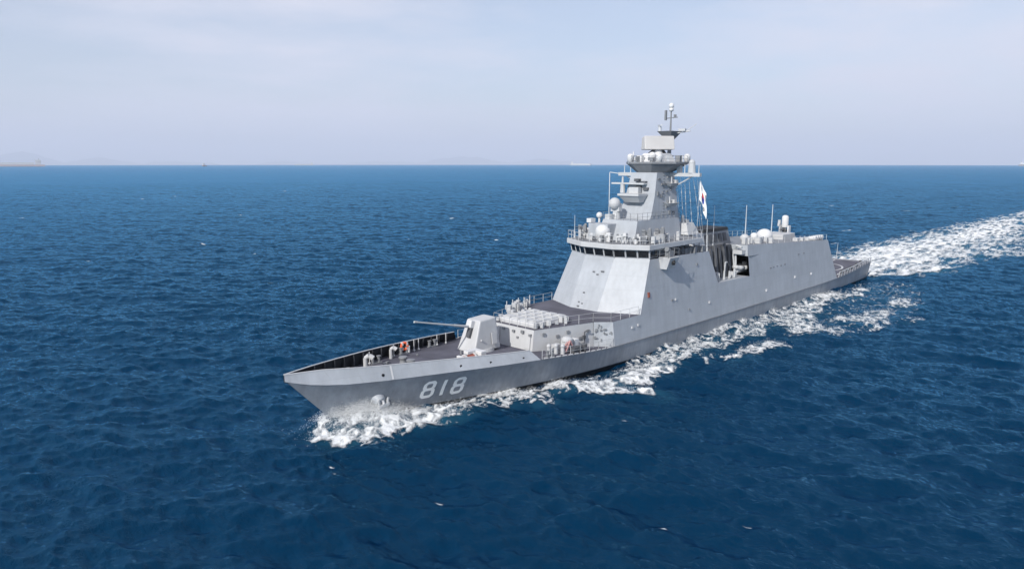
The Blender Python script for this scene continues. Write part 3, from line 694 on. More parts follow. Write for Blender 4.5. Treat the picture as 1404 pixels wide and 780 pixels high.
# engine casing in the boat bay with the funnel above
ca = MB(); ca.loft([(1.0, -4.1), (1.0, 4.1), (-7.95, 4.1), (-7.95, -4.1)], 6.47, [(1.6, -3.5), (1.6, 3.5), (-7.95, 3.5), (-7.95, -3.5)], 10.78)
for x_ in (-6.2, -3.6, -1.2): ca.obox((x_, 3.95, 8.65), (.5, .6, 4.2), rx=.13)
for x_ in (-5.0, -2.4): ca.cyl((x_, 4.3, 6.6), (x_, 3.7, 11.1), .35, .35, 10)
casing = ca.build('engine_casing', M['darkgray'], ship)
pp = MB()
for x_ in (1.0, -.3, -7.4): pp.cyl((x_, 4.45, 6.6), (x_, 4.0, 10.4), .12, .12, 8)
pp.tube([(-4.2, 4.5, 6.6), (-4.2, 4.6, 8.6), (-4.9, 4.5, 8.6)], .12); pp.split('casing_pipe', M['light'], casing)
fu = MB()
fu.loft([(-.6, -2.2), (-.6, 2.2), (-10.4, 2.2), (-10.4, -2.2)], 10.7, [(-1.6, -1.8), (-1.6, 1.8), (-10.0, 1.8), (-10.0, -1.8)], 12.75)
fun = fu.build('funnel', M['midgray'], ship, bevel=.06)
ft = MB(); ft.loft([(-1.7, -1.9), (-1.7, 1.9), (-9.95, 1.9), (-9.95, -1.9)], 12.752, [(-1.8, -1.75), (-1.8, 1.75), (-9.85, 1.75), (-9.85, -1.75)], 13.15); ft.build('funnel_top', M['black'], fun)
fl = MB()
for k in range(5): fl.obox((-3 - 1.4 * k, 2.02, 11.8), (.9, .12, 1.2), rx=.19)
fl.split('intake_louver', M['darkgray'], fun)
# deck house before the funnel
df = MB(); df.loft([(3.0, -2.2), (3.0, 3.4), (-.55, 3.4), (-.55, -2.2)], 10.9, [(2.4, -2.0), (2.4, 3.0), (-.55, 3.0), (-.55, -2.0)], 12.9)
df.build('funnel_deckhouse', M['light'], ship, bevel=.05)
wh = MB(); wh.loft([(5.0, 1.0), (5.0, 3.8), (2.0, 3.8), (2.0, 1.0)], 13.1, [(4.4, 1.4), (4.4, 3.2), (2.6, 3.2), (2.6, 1.4)], 14.6)
wh.cyl((3.9, 2.3, 14.6), (3.9, 2.3, 15.6), .28, .22, 10); wh.box(2.7, 3.2, 1.7, 2.6, 14.6, 15.0)
wh.build('vent_house', M['light'], ship, bevel=.05)
# things in the boat bay
by = MB()
for k in range(4): by.cyl((-.6 - 1.5 * k, 5.6, 6.55), (-.6 - 1.5 * k, 5.6, 7.6 + .2 * (k % 2)), .16, .12, 8)
by.box(-5.6, -4.8, 4.9, 5.6, 6.5, 7.3); by.box(-1.4, -.8, 4.7, 5.2, 6.5, 7.6)
by.split('bay_fitting', M['light'], ship)
dv = MB(); dv.tube([(-7.5, 4.6, 6.5), (-7.5, 4.4, 10.2), (-7.0, 4.8, 10.8), (-6.8, 5.7, 10.6)], .16, 8); dv.box(-7.98, -6.9, 4.3, 5.7, 9.6, 10.15)
dv.build('boat_davit', M['light'], ship)

# missile house (forward) with hatches
mh = MB(); mh.loft([(34.6, -3.1), (34.6, 3.1), (26.8, 5.18), (26.8, -5.18)], [2.75, 2.75, 2.35, 2.35], [(34.3, -3.08), (34.3, 3.08), (26.8, 5.16), (26.8, -5.16)], Z1 - .006)
house = mh.build('missile_house', M['light'], ship)
cm = MB(); cm.box(28.0, 33.7, -2.6, 2.5, Z1 + .002, Z1 + .5); coam = cm.build('hatch_coaming', M['white'], house, bevel=.05)
for i in range(4):
    for j in range(4):
        x_ = 28.75 + i * 1.32; y_ = -1.95 + j * 1.27
        hb = MB(); hb.obox((x_, y_, Z1 + .56), (1.08, 1.02, .12)); hb.cyl((x_ + .35, y_ - .4, Z1 + .66), (x_ + .35, y_ + .4, Z1 + .66), .06, .06, 6); hb.build('missile_hatch', M['light'], coam)
ft_ = MB()
random.seed(4)
for k in range(26):
    x_ = random.uniform(27.6, 33.9); y_ = random.choice([-1, 1]) * random.uniform(2.3, 3.1) * (1 if x_ > 32 else 1.15)
    ft_.obox((x_, y_, Z1 + .3), (random.uniform(.2, .5), random.uniform(.2, .4), random.uniform(.3, .9)), rz=random.random())
ft_.split('vent_cowl', M['light'], house)
dr = MB()
for y_, w_ in ((-2.2, .8), (2.35, .85)): dr.obox((34.53, y_, 3.95), (.08, w_, 1.7), ry=-.11)
dr.split('door', M['light'], house)
fit = MB()
for y_, z_, s_ in ((-2.6, 4.85, .22), (-1.2, 4.75, .25), (.3, 4.7, .25), (1.6, 4.8, .3), (2.7, 4.6, .25), (.9, 4.1, .2)): fit.obox((34.5, y_, z_), (.16, s_ * 1.3, s_))
for x_, z_ in ((33.2, 4.6), (31.5, 4.2), (30.2, 4.5), (28.6, 3.6), (27.6, 4.3)): 
    yy = 3.1 + (34.45 - x_) * .272; fit.obox((x_, yy + .06, z_), (.35, .14, .3), rz=-.26)
fit.split('wall_fitting', M['midgray'], house)
ff = MB()
random.seed(8)
for k in range(16):
    t_ = random.random(); x_ = 26.7 - 1.4 * t_; y_ = 5.25 + 1.5 * t_ * .96; ff.obox((x_ + .05, y_ + .05, random.uniform(2.9, 4.9)), (random.uniform(.1, .3),) * 2 + (random.uniform(.08, .3),), rz=R(45))
ff.split('wall_fitting', M['midgray'], sup)

# ------------------------------------------------------------------ railings
def railing(name, pts, hgt=1.0, gap=1.6, parent=ship, mat='light', r=.032, wires=(.5, 1.0), wr=.018):
    mb = MB()
    for a, b2 in zip(pts[:-1], pts[1:]):
        a, b2 = Vector(a), Vector(b2); ln = (b2 - a).length; k = max(1, round(ln / gap))
        for i in range(k + 1):
            p = a + (b2 - a) * i / k; mb.cyl(p, p + Vector((0, 0, hgt)), r, r, 5)
        for q in wires: mb.cyl(a + Vector((0, 0, hgt * q)), b2 + Vector((0, 0, hgt * q)), wr, wr, 4, cap=False)
    return mb.build(name, M[mat], parent)
for sgn in (1, -1):
    railing('deck_railing', [(x, sgn * (float(Yk(x)) - .12), zd(x)) for x in (36.6, 34, 31, 28, 25.5)], 1.0, 1.6)
    railing('deck_railing', [(34.2, sgn * 3.0, Z1), (26.8, sgn * 5.1, Z1), (25.4, sgn * 6.5, Z1), (20.2, sgn * 6.6, Z1)], 1.0, 1.9)
    railing('roof_railing', [(-8.2, sgn * 5.75, 10.86), (-23, sgn * 5.85, 10.08), (-38, sgn * 5.95, 9.32)], .95, 2.0)
railing('deck_railing', [(34.2, -3.0, Z1), (34.2, 3.0, Z1)], 1.0, 1.2)
# short white bars in a dashed line along the side deck edge
eg = MB()
for sgn in (1, -1):
    for x in np.arange(26, 36.5, .9):
        eg.cyl((x, sgn * (float(Yk(x)) - .03), float(Zk(x)) + .05), (x + .55, sgn * (float(Yk(x + .55)) - .03), float(Zk(x + .55)) + .05), .06, .06, 5)
eg.split('deck_edge_bar', M['white'], ship)
# safety nets round the flight deck
for sgn in (1, -1):
    mb = MB()
    for x in np.arange(-60.2, -42.5, 1.5):
        za, zb = float(Zk(x)), float(Zk(x + 1.35)); ya = sgn * (float(Yk(x)) + .02); o_ = sgn * .15
        mb.tube([(x, ya, za), (x, ya + o_, za + 1.0), (x + 1.35, ya + o_, zb + 1.0), (x + 1.35, ya, zb)], .07, 5)
        for k in (.25, .5, .75): mb.cyl((x + 1.35 * k, ya, za), (x + 1.35 * k, ya + o_, za + .55), .015, .015, 4)
        mb.cyl((x, ya + o_ / 2, za + .28), (x + 1.35, ya + o_ / 2, zb + .28), .015, .015, 4)
    mb.build('safety_net', M['light'], flight)
mb = MB()
for y in np.arange(-6, 5.9, 1.5): mb.tube([(-60.9, y, 3.3), (-61.4, y, 3.8), (-61.4, y + 1.3, 3.8), (-60.9, y + 1.3, 3.3)], .04, 5)
mb.build('safety_net', M['light'], flight)
for (x, y) in ((-43, 5.2), (-44.5, 5.5), (-43.2, -5.2), (-47, 5.9), (-49.5, 5.9), (-52, 5.8), (-55, 5.7), (-58, 5.5), (-46, -5.8), (-54, -5.6)):
    mb = MB(); mb.cyl((x, y, zd(x)), (x, y, zd(x) + .7), .22, .22, 10); mb.box(x - .5, x + .5, y - .2, y + .2, zd(x), zd(x) + .3)
    mb.build('mooring_bollard', M['darkgray'], flight)
mb = MB(); mb.cyl((-60.6, 0, 3.2), (-60.9, 0, 6.4), .05, .03, 6); mb.build('ensign_staff', M['light'], flight)

# ------------------------------------------------------------------ bridge
br = MB()
wb = [(17.10, 5.86), (19.05, 2.16), (19.05, -2.16), (17.10, -5.86)]
wt = [(17.35, 5.95), (19.35, 2.2), (19.35, -2.2), (17.35, -5.95)]
zA, zB_ = ZT + .1, 12.35
br.add([(x, y, zA) for x, y in wb] + [(x, y, zB_) for x, y in wt], [(1, 0, 4, 5), (2, 1, 5, 6), (3, 2, 6, 7)])
for sgn in (1, -1):
    br.add([(17.10, sgn * 5.86, zA), (15.2, sgn * 5.8, zA), (15.2, sgn * 5.8, zB_), (17.35, sgn * 5.95, zB_)], [(0, 1, 2, 3) if sgn > 0 else (3, 2, 1, 0)])
    br.add([(15.2, sgn * 5.8, zA), (15.2, sgn * 4.5, zA), (15.2, sgn * 4.5, zB_), (15.2, sgn * 5.8, zB_)], [(0, 1, 2, 3), (3, 2, 1, 0)])
br.box(5.6, 15.2, -4.4, 4.4, ZT - .25, 12.5)
bridge = br.build('bridge', M['midgray'], ship)
def window(a, b2, c, d, u0, u1, v0, v1):
    """pane on the quad a b (bottom) c d (top), pushed out a little"""
    a, b2, c, d = map(Vector, (a, b2, c, d))
    P_ = lambda u, v: (a + (b2 - a) * u) * (1 - v) + (d + (c - d) * u) * v
    nn = (b2 - a).cross(d - a).normalized()
    if nn.x + nn.y * .01 < 0 and abs(nn.x) > .2: nn = -nn
    q = [P_(u0, v0), P_(u1, v0), P_(u1, v1), P_(u0, v1)]
    w_ = MB(); w_.add([p + nn * .03 for p in q] + [p - nn * .03 for p in q], [(0, 1, 2, 3), (7, 6, 5, 4), (0, 4, 5, 1), (1, 5, 6, 2), (2, 6, 7, 3), (3, 7, 4, 0)])
    return w_.build('bridge_window', M['glass'], bridge)
for i in range(3):
    a, b2 = wb[i], wb[i + 1]; d, c = wt[i], wt[i + 1]
    for k in range(3):
        window((*a, zA), (*b2, zA), (*c, zB_), (*d, zB_), (k + .09) / 3, (k + .91) / 3, .12, .85)
for sgn in (1, -1):
    w_ = MB(); w_.box(15.5, 16.9, sgn * 5.86 - .05, sgn * 5.86 + .05, zA + .15, zB_ - .2); w_.build('bridge_window', M['glass'], bridge)
# mullions and sill
ml = MB()
for i in range(3):
    a, b2 = Vector((*wb[i], zA)), Vector((*wb[i + 1], zA)); c, d = Vector((*wt[i + 1], zB_)), Vector((*wt[i], zB_))
    for k in range(4): ml.cyl(a + (b2 - a) * k / 3, d + (c - d) * k / 3, .085, .085, 6)
ml.build('window_mullion', M['light'], bridge)
# roof slab with overhang and fascia
roofpoly = [(17.75, 6.25), (19.75, 2.35), (19.75, -2.35), (17.75, -6.25), (5.2, -6.1), (5.2, 6.1)]
rf = MB(); rf.loft(roofpoly, 12.36, None, 12.98)
broof = rf.build('bridge_roof', M['light'], bridge, bevel=.05)
rdk = MB(); rdk.add([(x * .995, y * .98, 12.99) for x, y in roofpoly], [tuple(range(6))[::-1]]); rdk.build('roof_deck', M['midgray'], broof)
railing('roof_railing', [(5.4, 6.0, 12.98), (17.65, 6.1, 12.98), (19.6, 2.3, 12.98), (19.6, -2.3, 12.98), (17.65, -6.1, 12.98), (5.4, -6.0, 12.98)], 1.0, 1.15, bridge, 'light', .035, (.5, 1.0), .028)
# bridge wing sponsons with searchlight boxes
for sgn in (1, -1):
    wg = MB(); wg.loft([(15.0, sgn * 5.8), (13.2, sgn * 5.8), (13.2, sgn * 6.9), (15.0, sgn * 6.9)][::sgn], 9.9, [(15.2, sgn * 5.8), (13.0, sgn * 5.8), (13.0, sgn * 7.5), (15.2, sgn * 7.5)][::sgn], 11.35)
    wo = wg.build('wing_sponson', M['light'], bridge, bevel=.04)
    dk_ = MB(); dk_.cyl((14.2, sgn * 7.2, 10.7), (14.1, sgn * 7.48, 10.72), .28, .28, 12); dk_.build('sponson_port', M['black'], wo)
    mb = MB(); mb.box(13.6, 14.4, sgn * 6.6 - .35, sgn * 6.6 + .35, 11.36, 12.1); mb.cyl((14.0, sgn * 6.6, 12.1), (14.6, sgn * 6.6, 12.3), .25, .3, 12); mb.build('signal_lamp', M['midgray'], wo)
    railing('wing_railing', [(16.6, sgn * 5.7, ZT + .05), (15.3, sgn * 7.3, ZT + .1), (12.9, sgn * 7.3, ZT + .1), (12.5, sgn * 5.75, ZT), (5.6, sgn * 5.8, 11.05)], 1.0, 1.0, bridge, 'midgray')
# clutter along the open side decks beneath the roof
random.seed(11)
mb = MB()
for k in range(16):
    x_ = random.uniform(4.2, 12.5); mb.obox((x_, random.uniform(4.9, 5.7), 11.1 + .35), (random.uniform(.3, .9), .5, random.uniform(.4, .9)), rz=random.random() * .3)
for k in range(6): mb.cyl((5 + k * 1.3, 5.5, 11), (5 + k * 1.3, 5.5, 12.4), .05, .05, 6)
mb.split('deck_locker', M['midgray'], ship)
# roof equipment: satellite dome, machine gun mounts, sights, boxes
def dome(c, r, hgt, name='satellite_dome', par=ship, mat='white'):
    mb = MB(); k = 7
    mb.lathe(c, [(r * .75, -.35), (r * .8, 0), (r * .98, .05), (r, hgt - r * .85)] + [(max(.004, r * math.cos(a * math.pi / 2 / k)), hgt - r * .85 + r * .85 * math.sin(a * math.pi / 2 / k)) for a in range(1, k + 1)], 22)
    return mb.build(name, M[mat], par, smooth=True)
dome((16.9, -1.2, 13.2), .92, 1.75)
def gun_mount(x, y, z, s=1):
    mb = MB(); mb.cyl((x, y, z), (x, y, z + .9), .28, .2, 10); mb.obox((x, y, z + 1.2), (.7, .5, .5)); mb.cyl((x + .3, y, z + 1.3), (x + 1.7, y + .1 * s, z + 1.5), .05, .04, 6)
    mb.obox((x + .4, y + .38, z + 1.25), (.08, .5, .8)); mb.obox((x + .4, y - .38, z + 1.25), (.08, .5, .8)); mb.ball((x - .3, y, z + 1.6), .22, 10)
    mb.build('machine_gun_mount', M['midgray'], ship)
gun_mount(15.6, 4.6, 12.98); gun_mount(15.8, -5.0, 12.98, -1); gun_mount(13.2, 4.9, 12.98)
random.seed(3)
mb = MB()
for k in range(13):
    x_ = random.uniform(10, 17.2); y_ = random.uniform(3.4, 5.7); mb.obox((x_, y_, 13.0 + .45), (random.uniform(.25, .6), random.uniform(.25, .6), random.uniform(.6, 1.2)), rz=random.random())
for k in range(13):
    x_ = random.uniform(12, 17.4); y_ = random.uniform(-5.8, -3.2); mb.obox((x_, y_, 13.0 + .45), (random.uniform(.25, .7), random.uniform(.25, .6), random.uniform(.6, 1.5)), rz=random.random())
mb.split('roof_locker', M['light'], ship, bevel=.03)
for k in range(34):
    y_ = random.uniform(-5.7, 5.7); x_ = (18.9 - .35 * max(0, abs(y_) - 2.1) * 1.3) - random.uniform(.3, 2.2)
    if abs(y_ + 1.2) < 1.2 and x_ < 18: continue
    mb = MB(); h_ = random.uniform(.3, 1.15); q_ = random.uniform(.12, .4)
    if k % 3: mb.obox((x_, y_, 12.99 + h_ / 2), (q_, q_ * 1.3, h_), rz=random.random())
    else: mb.cyl((x_, y_, 12.99), (x_, y_, 12.99 + h_ * 1.3), .06, .05, 6); mb.obox((x_, y_, 13.0 + h_ * 1.3), (.28, .28, .25), rz=random.random())
    mb.build('roof_fitting', M[('midgray', 'white', 'darkgray', 'light')[k % 4]], ship)
mb = MB()
for y_ in (-3.6, -1.2, 1.4, 3.4): mb.tube([(18.0 - abs(y_) * .3, y_, 13), (18.0 - abs(y_) * .3, y_, 13.6), (17.6 - abs(y_) * .3, y_ + .7, 13.7), (16.8, y_ + .7, 13.2)], .12, 8)
mb.build('vent_pipe', M['light'], ship)
mb = MB()
for (x_, y_) in ((18.2, .8), (17.2, 2.4)):
    mb.cyl((x_, y_, 13), (x_, y_, 13.75), .09, .09, 8); mb.obox((x_, y_, 13.95), (.35, .4, .4)); 
mb.build('gyro_repeater', M['white'], ship)

# ------------------------------------------------------------------ mast
def sect(mb, secs):
    for (z0, a0, f0, y0), (z1, a1, f1, y1) in zip(secs[:-1], secs[1:]):
        c0, c1 = min(.35, y0 * .2), min(.35, y1 * .2)
        mb.loft([(a0, -y0), (f0, -y0), (f0, y0), (a0, y0)], z0, [(a1, -y1), (f1, -y1), (f1, y1), (a1, y1)], z1)
lb = MB(); sect(lb, [(12.98, 5.2, 15.9, 2.85), (15.45, 5.4, 15.0, 2.6)]); lower = lb.build('mast_house', M['gray'], ship)
mm = MB(); sect(mm, [(15.455, 5.3, 12.0, 2.5), (18.3, 5.5, 10.75, 2.2), (21.25, 5.9, 9.95, 1.93)]); mast = mm.build('mast', M['gray'], ship)
mb = MB()
mb.loft([(12.9, -2.0), (12.9, 1.2), (10.9, 1.2), (10.9, -2.0)], 18.35, None, 18.62)             # shelf before the mast
mb.loft([(12.0, -1.4), (12.0, .8), (10.9, .8), (10.9, -1.4)], 17.5, [(12.8, -1.9), (12.8, 1.1), (10.8, 1.1), (10.8, -1.9)], 18.345)
mb.build('sensor_platform', M['light'], mast)
mb = MB(); mb.box(10.3, 11.2, -4.2, .8, 19.75, 19.95); mb.cyl((10.9, -2.6, 18.62), (10.9, -2.6, 19.75), .35, .3, 10); mb.box(10.8, 11.5, -1.2, .2, 18.63, 19.4); mb.cyl((10.8, -2.7, 19.95), (10.8, -2.7, 20.7), .15, .12, 8)
mb.build('sensor_arm', M['light'], mast)
mb = MB()
for z_, y_ in ((20.3, -.6), (19.4, -.3), (20.0, .4), (19.2, .8)): mb.obox((10.55, y_, z_), (.5, .7, .35)); 
mb.split('electronic_sensor', M['darkgray'], mast)
for z_, x_ in ((17.4, 7.6), (19.9, 7.0)):
    mb = MB(); y0 = 2.2 if z_ < 18 else 2.02
    mb.loft([(x_ + .7, y0 - .15), (x_ - .7, y0 - .15), (x_ - .6, y0 + .5), (x_ + .6, y0 + .5)], z_ - .45, [(x_ + 1.2, y0 - .25), (x_ - 1.2, y0 - .25), (x_ - 1.1, y0 + 1.1), (x_ + 1.1, y0 + 1.1)], z_)
    mb.cyl((x_ + .4, y0 + .5, z_), (x_ + .4, y0 + .5, z_ + .8), .09, .09, 6); mb.obox((x_ - .6, y0 + .5, z_ + .2), (.5, .5, .4))
    mb.build('side_platform', M['light'], mast)
railing('mast_railing', [(15.0, -2.6, 15.45), (15.0, 2.6, 15.45), (5.4, 2.6, 15.45)], .9, 1.1, lower, 'midgray', .03)
lad = MB()
for k in range(14): lad.cyl((9.2 - .05 * k, 2.45 - .035 * k, 15.9 + .38 * k), (8.8 - .05 * k, 2.45 - .035 * k, 15.9 + .38 * k), .03, .03, 5)
lad.build('mast_ladder', M['midgray'], mast)
# radar platform
def octa(cx_, cy_, r, k=.42): return [(cx_ + r, cy_ + r * k), (cx_ + r * k, cy_ + r), (cx_ - r * k, cy_ + r), (cx_ - r, cy_ + r * k), (cx_ - r, cy_ - r * k), (cx_ - r * k, cy_ - r), (cx_ + r * k, cy_ - r), (cx_ + r, cy_ - r * k)]
mb = MB(); mb.loft(octa(7.6, 0, 2.15), 21.26, octa(7.0, 0, 3.7), 22.35); mb.loft(octa(7.0, 0, 3.78), 22.352, octa(7.0, 0, 3.78), 22.6)
plat = mb.build('radar_platform', M['midgray'], mast)
railing('platform_railing', [(x, y, 22.6) for x, y in octa(7.0, 0, 3.6)] + [(10.6, 1.5, 22.6)], .8, 1.6, plat, 'midgray', .025)
mb = MB(); mb.loft([(5.2, -1.6), (9.2, -1.6), (9.2, 1.6), (5.2, 1.6)], 22.62, [(5.6, -1.2), (8.4, -1.2), (8.4, 1.2), (5.6, 1.2)], 23.7); mb.cyl((7, 0, 23.7), (7, 0, 24.15), .7, .5, 14)
mb.build('radar_pedestal', M['white'], plat)
az_ = R(52)
mb = MB(); rot = Matrix.Translation((7.0, 0, 24.95)) @ Matrix.Rotation(az_, 4, 'Z') @ Matrix.Rotation(-.14, 4, 'Y')
a_, b_, c_ = .85, 2.0, .9
pts = [(-a_, -b_, -c_ * .8), (a_, -b_, -c_), (a_, b_, -c_), (-a_, b_, -c_ * .8), (-a_ * .5, -b_, c_ * .9), (a_ * .8, -b_, c_), (a_ * .8, b_, c_), (-a_ * .5, b_, c_ * .9)]
mb.add([rot @ Vector(p) for p in pts], [(3, 2, 1, 0), (4, 5, 6, 7), (0, 1, 5, 4), (1, 2, 6, 5), (2, 3, 7, 6), (3, 0, 4, 7)])
mb.build('search_radar', M['radar'], plat, bevel=.09)
for (x_, y_) in ((9.9, -2.2), (9.7, 2.0), (4.6, 3.0), (4.4, -2.8)):
    dome((x_, y_, 22.7), .42, .95, 'navigation_dome', plat)
mb = MB(); mb.ball((9.6, .9, 23.35), .5, 14); mb.cyl((9.6, .9, 22.6), (9.6, .9, 23.1), .3, .25, 10); mb.obox((9.4, -1.0, 23.0), (.5, .8, .8)); mb.cyl((9.7, -1.9, 22.6), (9.7, -1.9, 23.9), .1, .08, 8)
mb.build('electro_optical_sight', M['white'], plat, smooth=False)
# yards
yards = []
for sgn in (1, -1):
    mb = MB(); mb.loft([(6.2, sgn * 1.9), (7.1, sgn * 1.9), (6.9, sgn * 6.2), (6.4, sgn * 6.2)][::-sgn], 20.75, [(6.2, sgn * 1.9), (7.1, sgn * 1.9), (6.9, sgn * 6.2), (6.4, sgn * 6.2)][::-sgn], 21.2)
    mb.cyl((6.6, sgn * 5.0, 20.75), (6.6, sgn * 2.0, 19.2), .09, .09, 6)
    yards.append(mb.build('yardarm', M['light'], mast))
yard = yards[0]
mb = MB(); mb.cyl((6.6, 4.9, 21.2), (6.6, 4.9, 22.4), .5, .42, 12); mb.ball((6.6, 4.9, 22.5), .4, 12); mb.build('yard_antenna', M['light'], yard); mb = MB(); mb.box(6.3, 6.9, 2.9, 3.4, 21.2, 22.2); mb.build('yard_antenna', M['light'], yard); mb = MB(); mb.cyl((6.6, 5.9, 21.2), (6.6, 5.9, 22.2), .06, .05, 6)
mb.build('yard_antenna', M['light'], yard)
mb = MB(); mb.tube([(6.6, -6.1, 21.0), (6.9, -7.6, 21.2), (6.9, -7.7, 21.0)], .06, 6); mb.cyl((6.9, -7.65, 21.0), (8.6, -6.4, 14.0), .055, .055, 6)
mb.build('wire_antenna', M['antenna'], yards[1])
mb = MB(); random.seed(6)
for k in range(6):
    a = Vector((6.4, 2.6 + .6 * k, 20.8)); b2 = Vector((3.4 + random.uniform(-1.2, 1.2), 2.2 + .5 * k, 13.2))
    mb.cyl(a, b2, .022, .022, 4, cap=False)
    for q in range(5):
        u = random.uniform(.1, .9); p = a + (b2 - a) * u; mb.cyl(p, p + (b2 - a).normalized() * random.uniform(.2, .45), .055, .055, 5)
mb.build('halyard', M['antenna'], yard)
# pole mast
mb = MB(); mb.cyl((4.2, 0, 22.6), (4.05, 0, 26.0), .3, .2, 10); mb.cyl((4.05, 0, 26.0), (4.0, 0, 29.6), .14, .08, 8)
mb.loft([(3.7, -.3), (4.4, -.3), (4.4, .3), (3.7, .3)], 25.4, [(2.9, -1.1), (5.6, -1.1), (5.6, 1.1), (2.9, 1.1)], 26.6)
pole = mb.build('pole_mast', M['midgray'], mast)
mb = MB(); mb.cyl((5.2, -.9, 26.6), (5.2, -.9, 27.2), .22, .2, 10); mb.obox((5.2, -.9, 27.35), (.22, 1.9, .2), rz=R(-46)); mb.build('navigation_radar', M['antenna'], pole)
mb = MB(); mb.tube([(4.0, .6, 26.3), (3.4, 2.6, 26.6)], .08); mb.obox((3.7, 1.6, 26.75), (.6, .9, .3), rz=.2); mb.tube([(3.6, 2.0, 26.5), (2.9, 3.2, 27.5)], .05); mb.build('antenna_arm', M['light'], pole)
mb = MB(); mb.tube([(4.0, -1.0, 28.3), (4.0, 1.0, 28.4)], .06); mb.obox((4.1, -.75, 28.7), (.25, .25, 1.3)); mb.obox((4.0, .6, 28.55), (.2, .3, .4)); mb.build('antenna_crossbar', M['midgray'], pole)
mb = MB(); mb.ball((4.0, 0, 29.9), .36, 14, 1.05); mb.cyl((4.0, 0, 29.2), (4.0, 0, 29.6), .28, .3, 12); mb.build('mast_top_dome', M['white'], pole, smooth=True)
random.seed(23)
for k in range(16):
    z_ = random.uniform(16, 20.8); f_ = (z_ - 15.45) / 5.8; yy = 2.5 - .57 * f_; x_ = random.uniform(6.2, 11.4 - 1.8 * f_)
    mb = MB(); mb.obox((x_, yy + .06, z_), (random.uniform(.15, .5), .2, random.uniform(.15, .5))); mb.build('mast_box', M['midgray'], mast)
for k in range(9):
    a = 2 * math.pi * k / 9 + .3; x_, y_ = 7 + 3.0 * math.cos(a), 3.0 * math.sin(a)
    mb = MB(); mb.obox((x_, y_, 22.95), (random.uniform(.3, .7), random.uniform(.3, .7), random.uniform(.4, 1.0)), rz=a); mb.build('sensor_box', M['antenna' if k % 2 else 'midgray'], plat)
mb = MB(); mb.tube([(8.2, -.5, 23.6), (7.2, 0, 24.4)], .2); mb.build('radar_strut', M['darkgray'], plat)
mb = MB(); mb.tube([(5.9, .5, 23.6), (6.7, .3, 24.4)], .2); mb.build('radar_strut', M['darkgray'], plat)
for y_ in (3.9, -3.2, -4.4, -5.4):
    mb = MB(); mb.cyl((6.6, y_, 21.2), (6.6, y_, 22.1 + .2 * (abs(y_) % 1)), .07, .05, 6); mb.build('yard_antenna', M['antenna'], yards[0 if y_ > 0 else 1])
for k in range(7):
    x_ = 5.5 - .1 * k; mb = MB(); mb.obox((x_ - .3, 1.9 - .1 * k, 15.8 + .7 * k), (.3, .4, .3)); mb.build('mast_box', M['light'], mast)
# tracking radar and gear on the house before the mast
mb = MB(); mb.cyl((13.6, -1.6, 15.45), (13.6, -1.6, 16.4), .55, .42, 14); mb.obox((13.6, -1.6, 16.9), (.7, 1.3, 1.0)); mb.ball((14.0, -1.6, 17.4), .75, 16)
mb.build('tracking_radar', M['light'], lower, bevel=.03)
mb = MB(); mb.obox((14.4, -2.0, 15.75), (.8, 1.0, .6)); mb.build('sight_box', M['light'], lower)
mb = MB(); mb.ball((15.0, -3.2, 15.9), .4, 12); mb.cyl((15.0, -3.2, 13), (15.0, -3.2, 15.6), .14, .14, 8); mb.build('director_sight', M['white'], lower); mb = MB(); mb.obox((16.2, -3.6, 15.3), (.9, .7, .5)); mb.cyl((16.2, -3.6, 13), (16.2, -3.6, 15.1), .1, .1, 8)
mb.build('director_sight', M['white'], lower)
mb = MB(); mb.box(15.2, 17.0, -3.4, -.4, 13.0, 15.0); mb.build('pilot_house_top', M['gray'], lower, bevel=.04)

# ------------------------------------------------------------------ whips, domes and the close-in gun aft
def whip(x, y, z, top, r=.07, lean=0):
    mb = MB(); mb.cyl((x, y, z), (x, y, z + .5), r * 2, r * 1.6, 8); mb.cyl((x, y, z + .5), (x + lean, y, top), r, r * .45, 6); mb.build('whip_antenna', M['antenna'], ship)
whip(-18.6, .4, 9.9, 15.9, .10); whip(-28.4, .3, 9.8, 15.6, .10); whip(-3.0, 3.2, 10.77, 16.6, .055); whip(17.0, -5.6, 12.9, 15.9, .05); whip(2.9, 5.4, 10.9, 15.2, .06)
whip(3.6, 5.9, 11.0, 13.2, .05)
dome((-22.2, .2, 10.1), .62, 1.2); dome((-25.6, .4, 9.95), 1.3, 1.75, mat='white'); dome((-16.0, 1.6, 10.6), .7, 1.0, mat='light')
mb = MB()
random.seed(9)
for k in range(9): mb.obox((-10.5 - k * 1.05, random.uniform(3.4, 5.2), 10.9 - .05 * k + .15), (random.uniform(.5, 1), random.uniform(.5, 1), random.uniform(.6, 1.3)), rz=random.random() * .5)
mb.box(-33.6, -28.8, -1.6, 2.2, 9.4, 10.6); mb.split('roof_house', M['light'], hang, bevel=.04)
cw = MB(); cw.box(-35.9, -33.3, -1.3, 1.3, 9.4, 10.0); cw.cyl((-34.5, 0, 10.0), (-34.5, 0, 10.35), 1.0, .9, 18)
cw.obox((-34.5, .75, 11.0), (.9, .22, 1.4)); cw.obox((-34.5, -.75, 11.0), (.9, .22, 1.4))
ciws = cw.build('close_in_gun', M['white'], ship)
mb = MB(); mb.lathe((-34.5, 0, 11.35), [(.5, 0), (.56, .1), (.56, 1.75), (.45, 2.0), (.2, 2.12), (.01, 2.14)], 20); mb.build('radome', M['white'], ciws, smooth=True)
mb = MB(); mb.cyl((-34.2, 0, 11.0), (-32.8, 0, 11.05), .2, .16, 12); mb.cyl((-34.6, 0, 10.8), (-34.1, 0, 11.0), .42, .42, 14); mb.build('gun_barrel', M['darkgray'], ciws)
mb = MB(); mb.cyl((-34.4, -.98, 12.0), (-34.4, -.98, 12.6), .26, .26, 12); mb.obox((-34.3, -.95, 11.8), (.5, .4, .5)); mb.build('search_camera', M['light'], ciws)
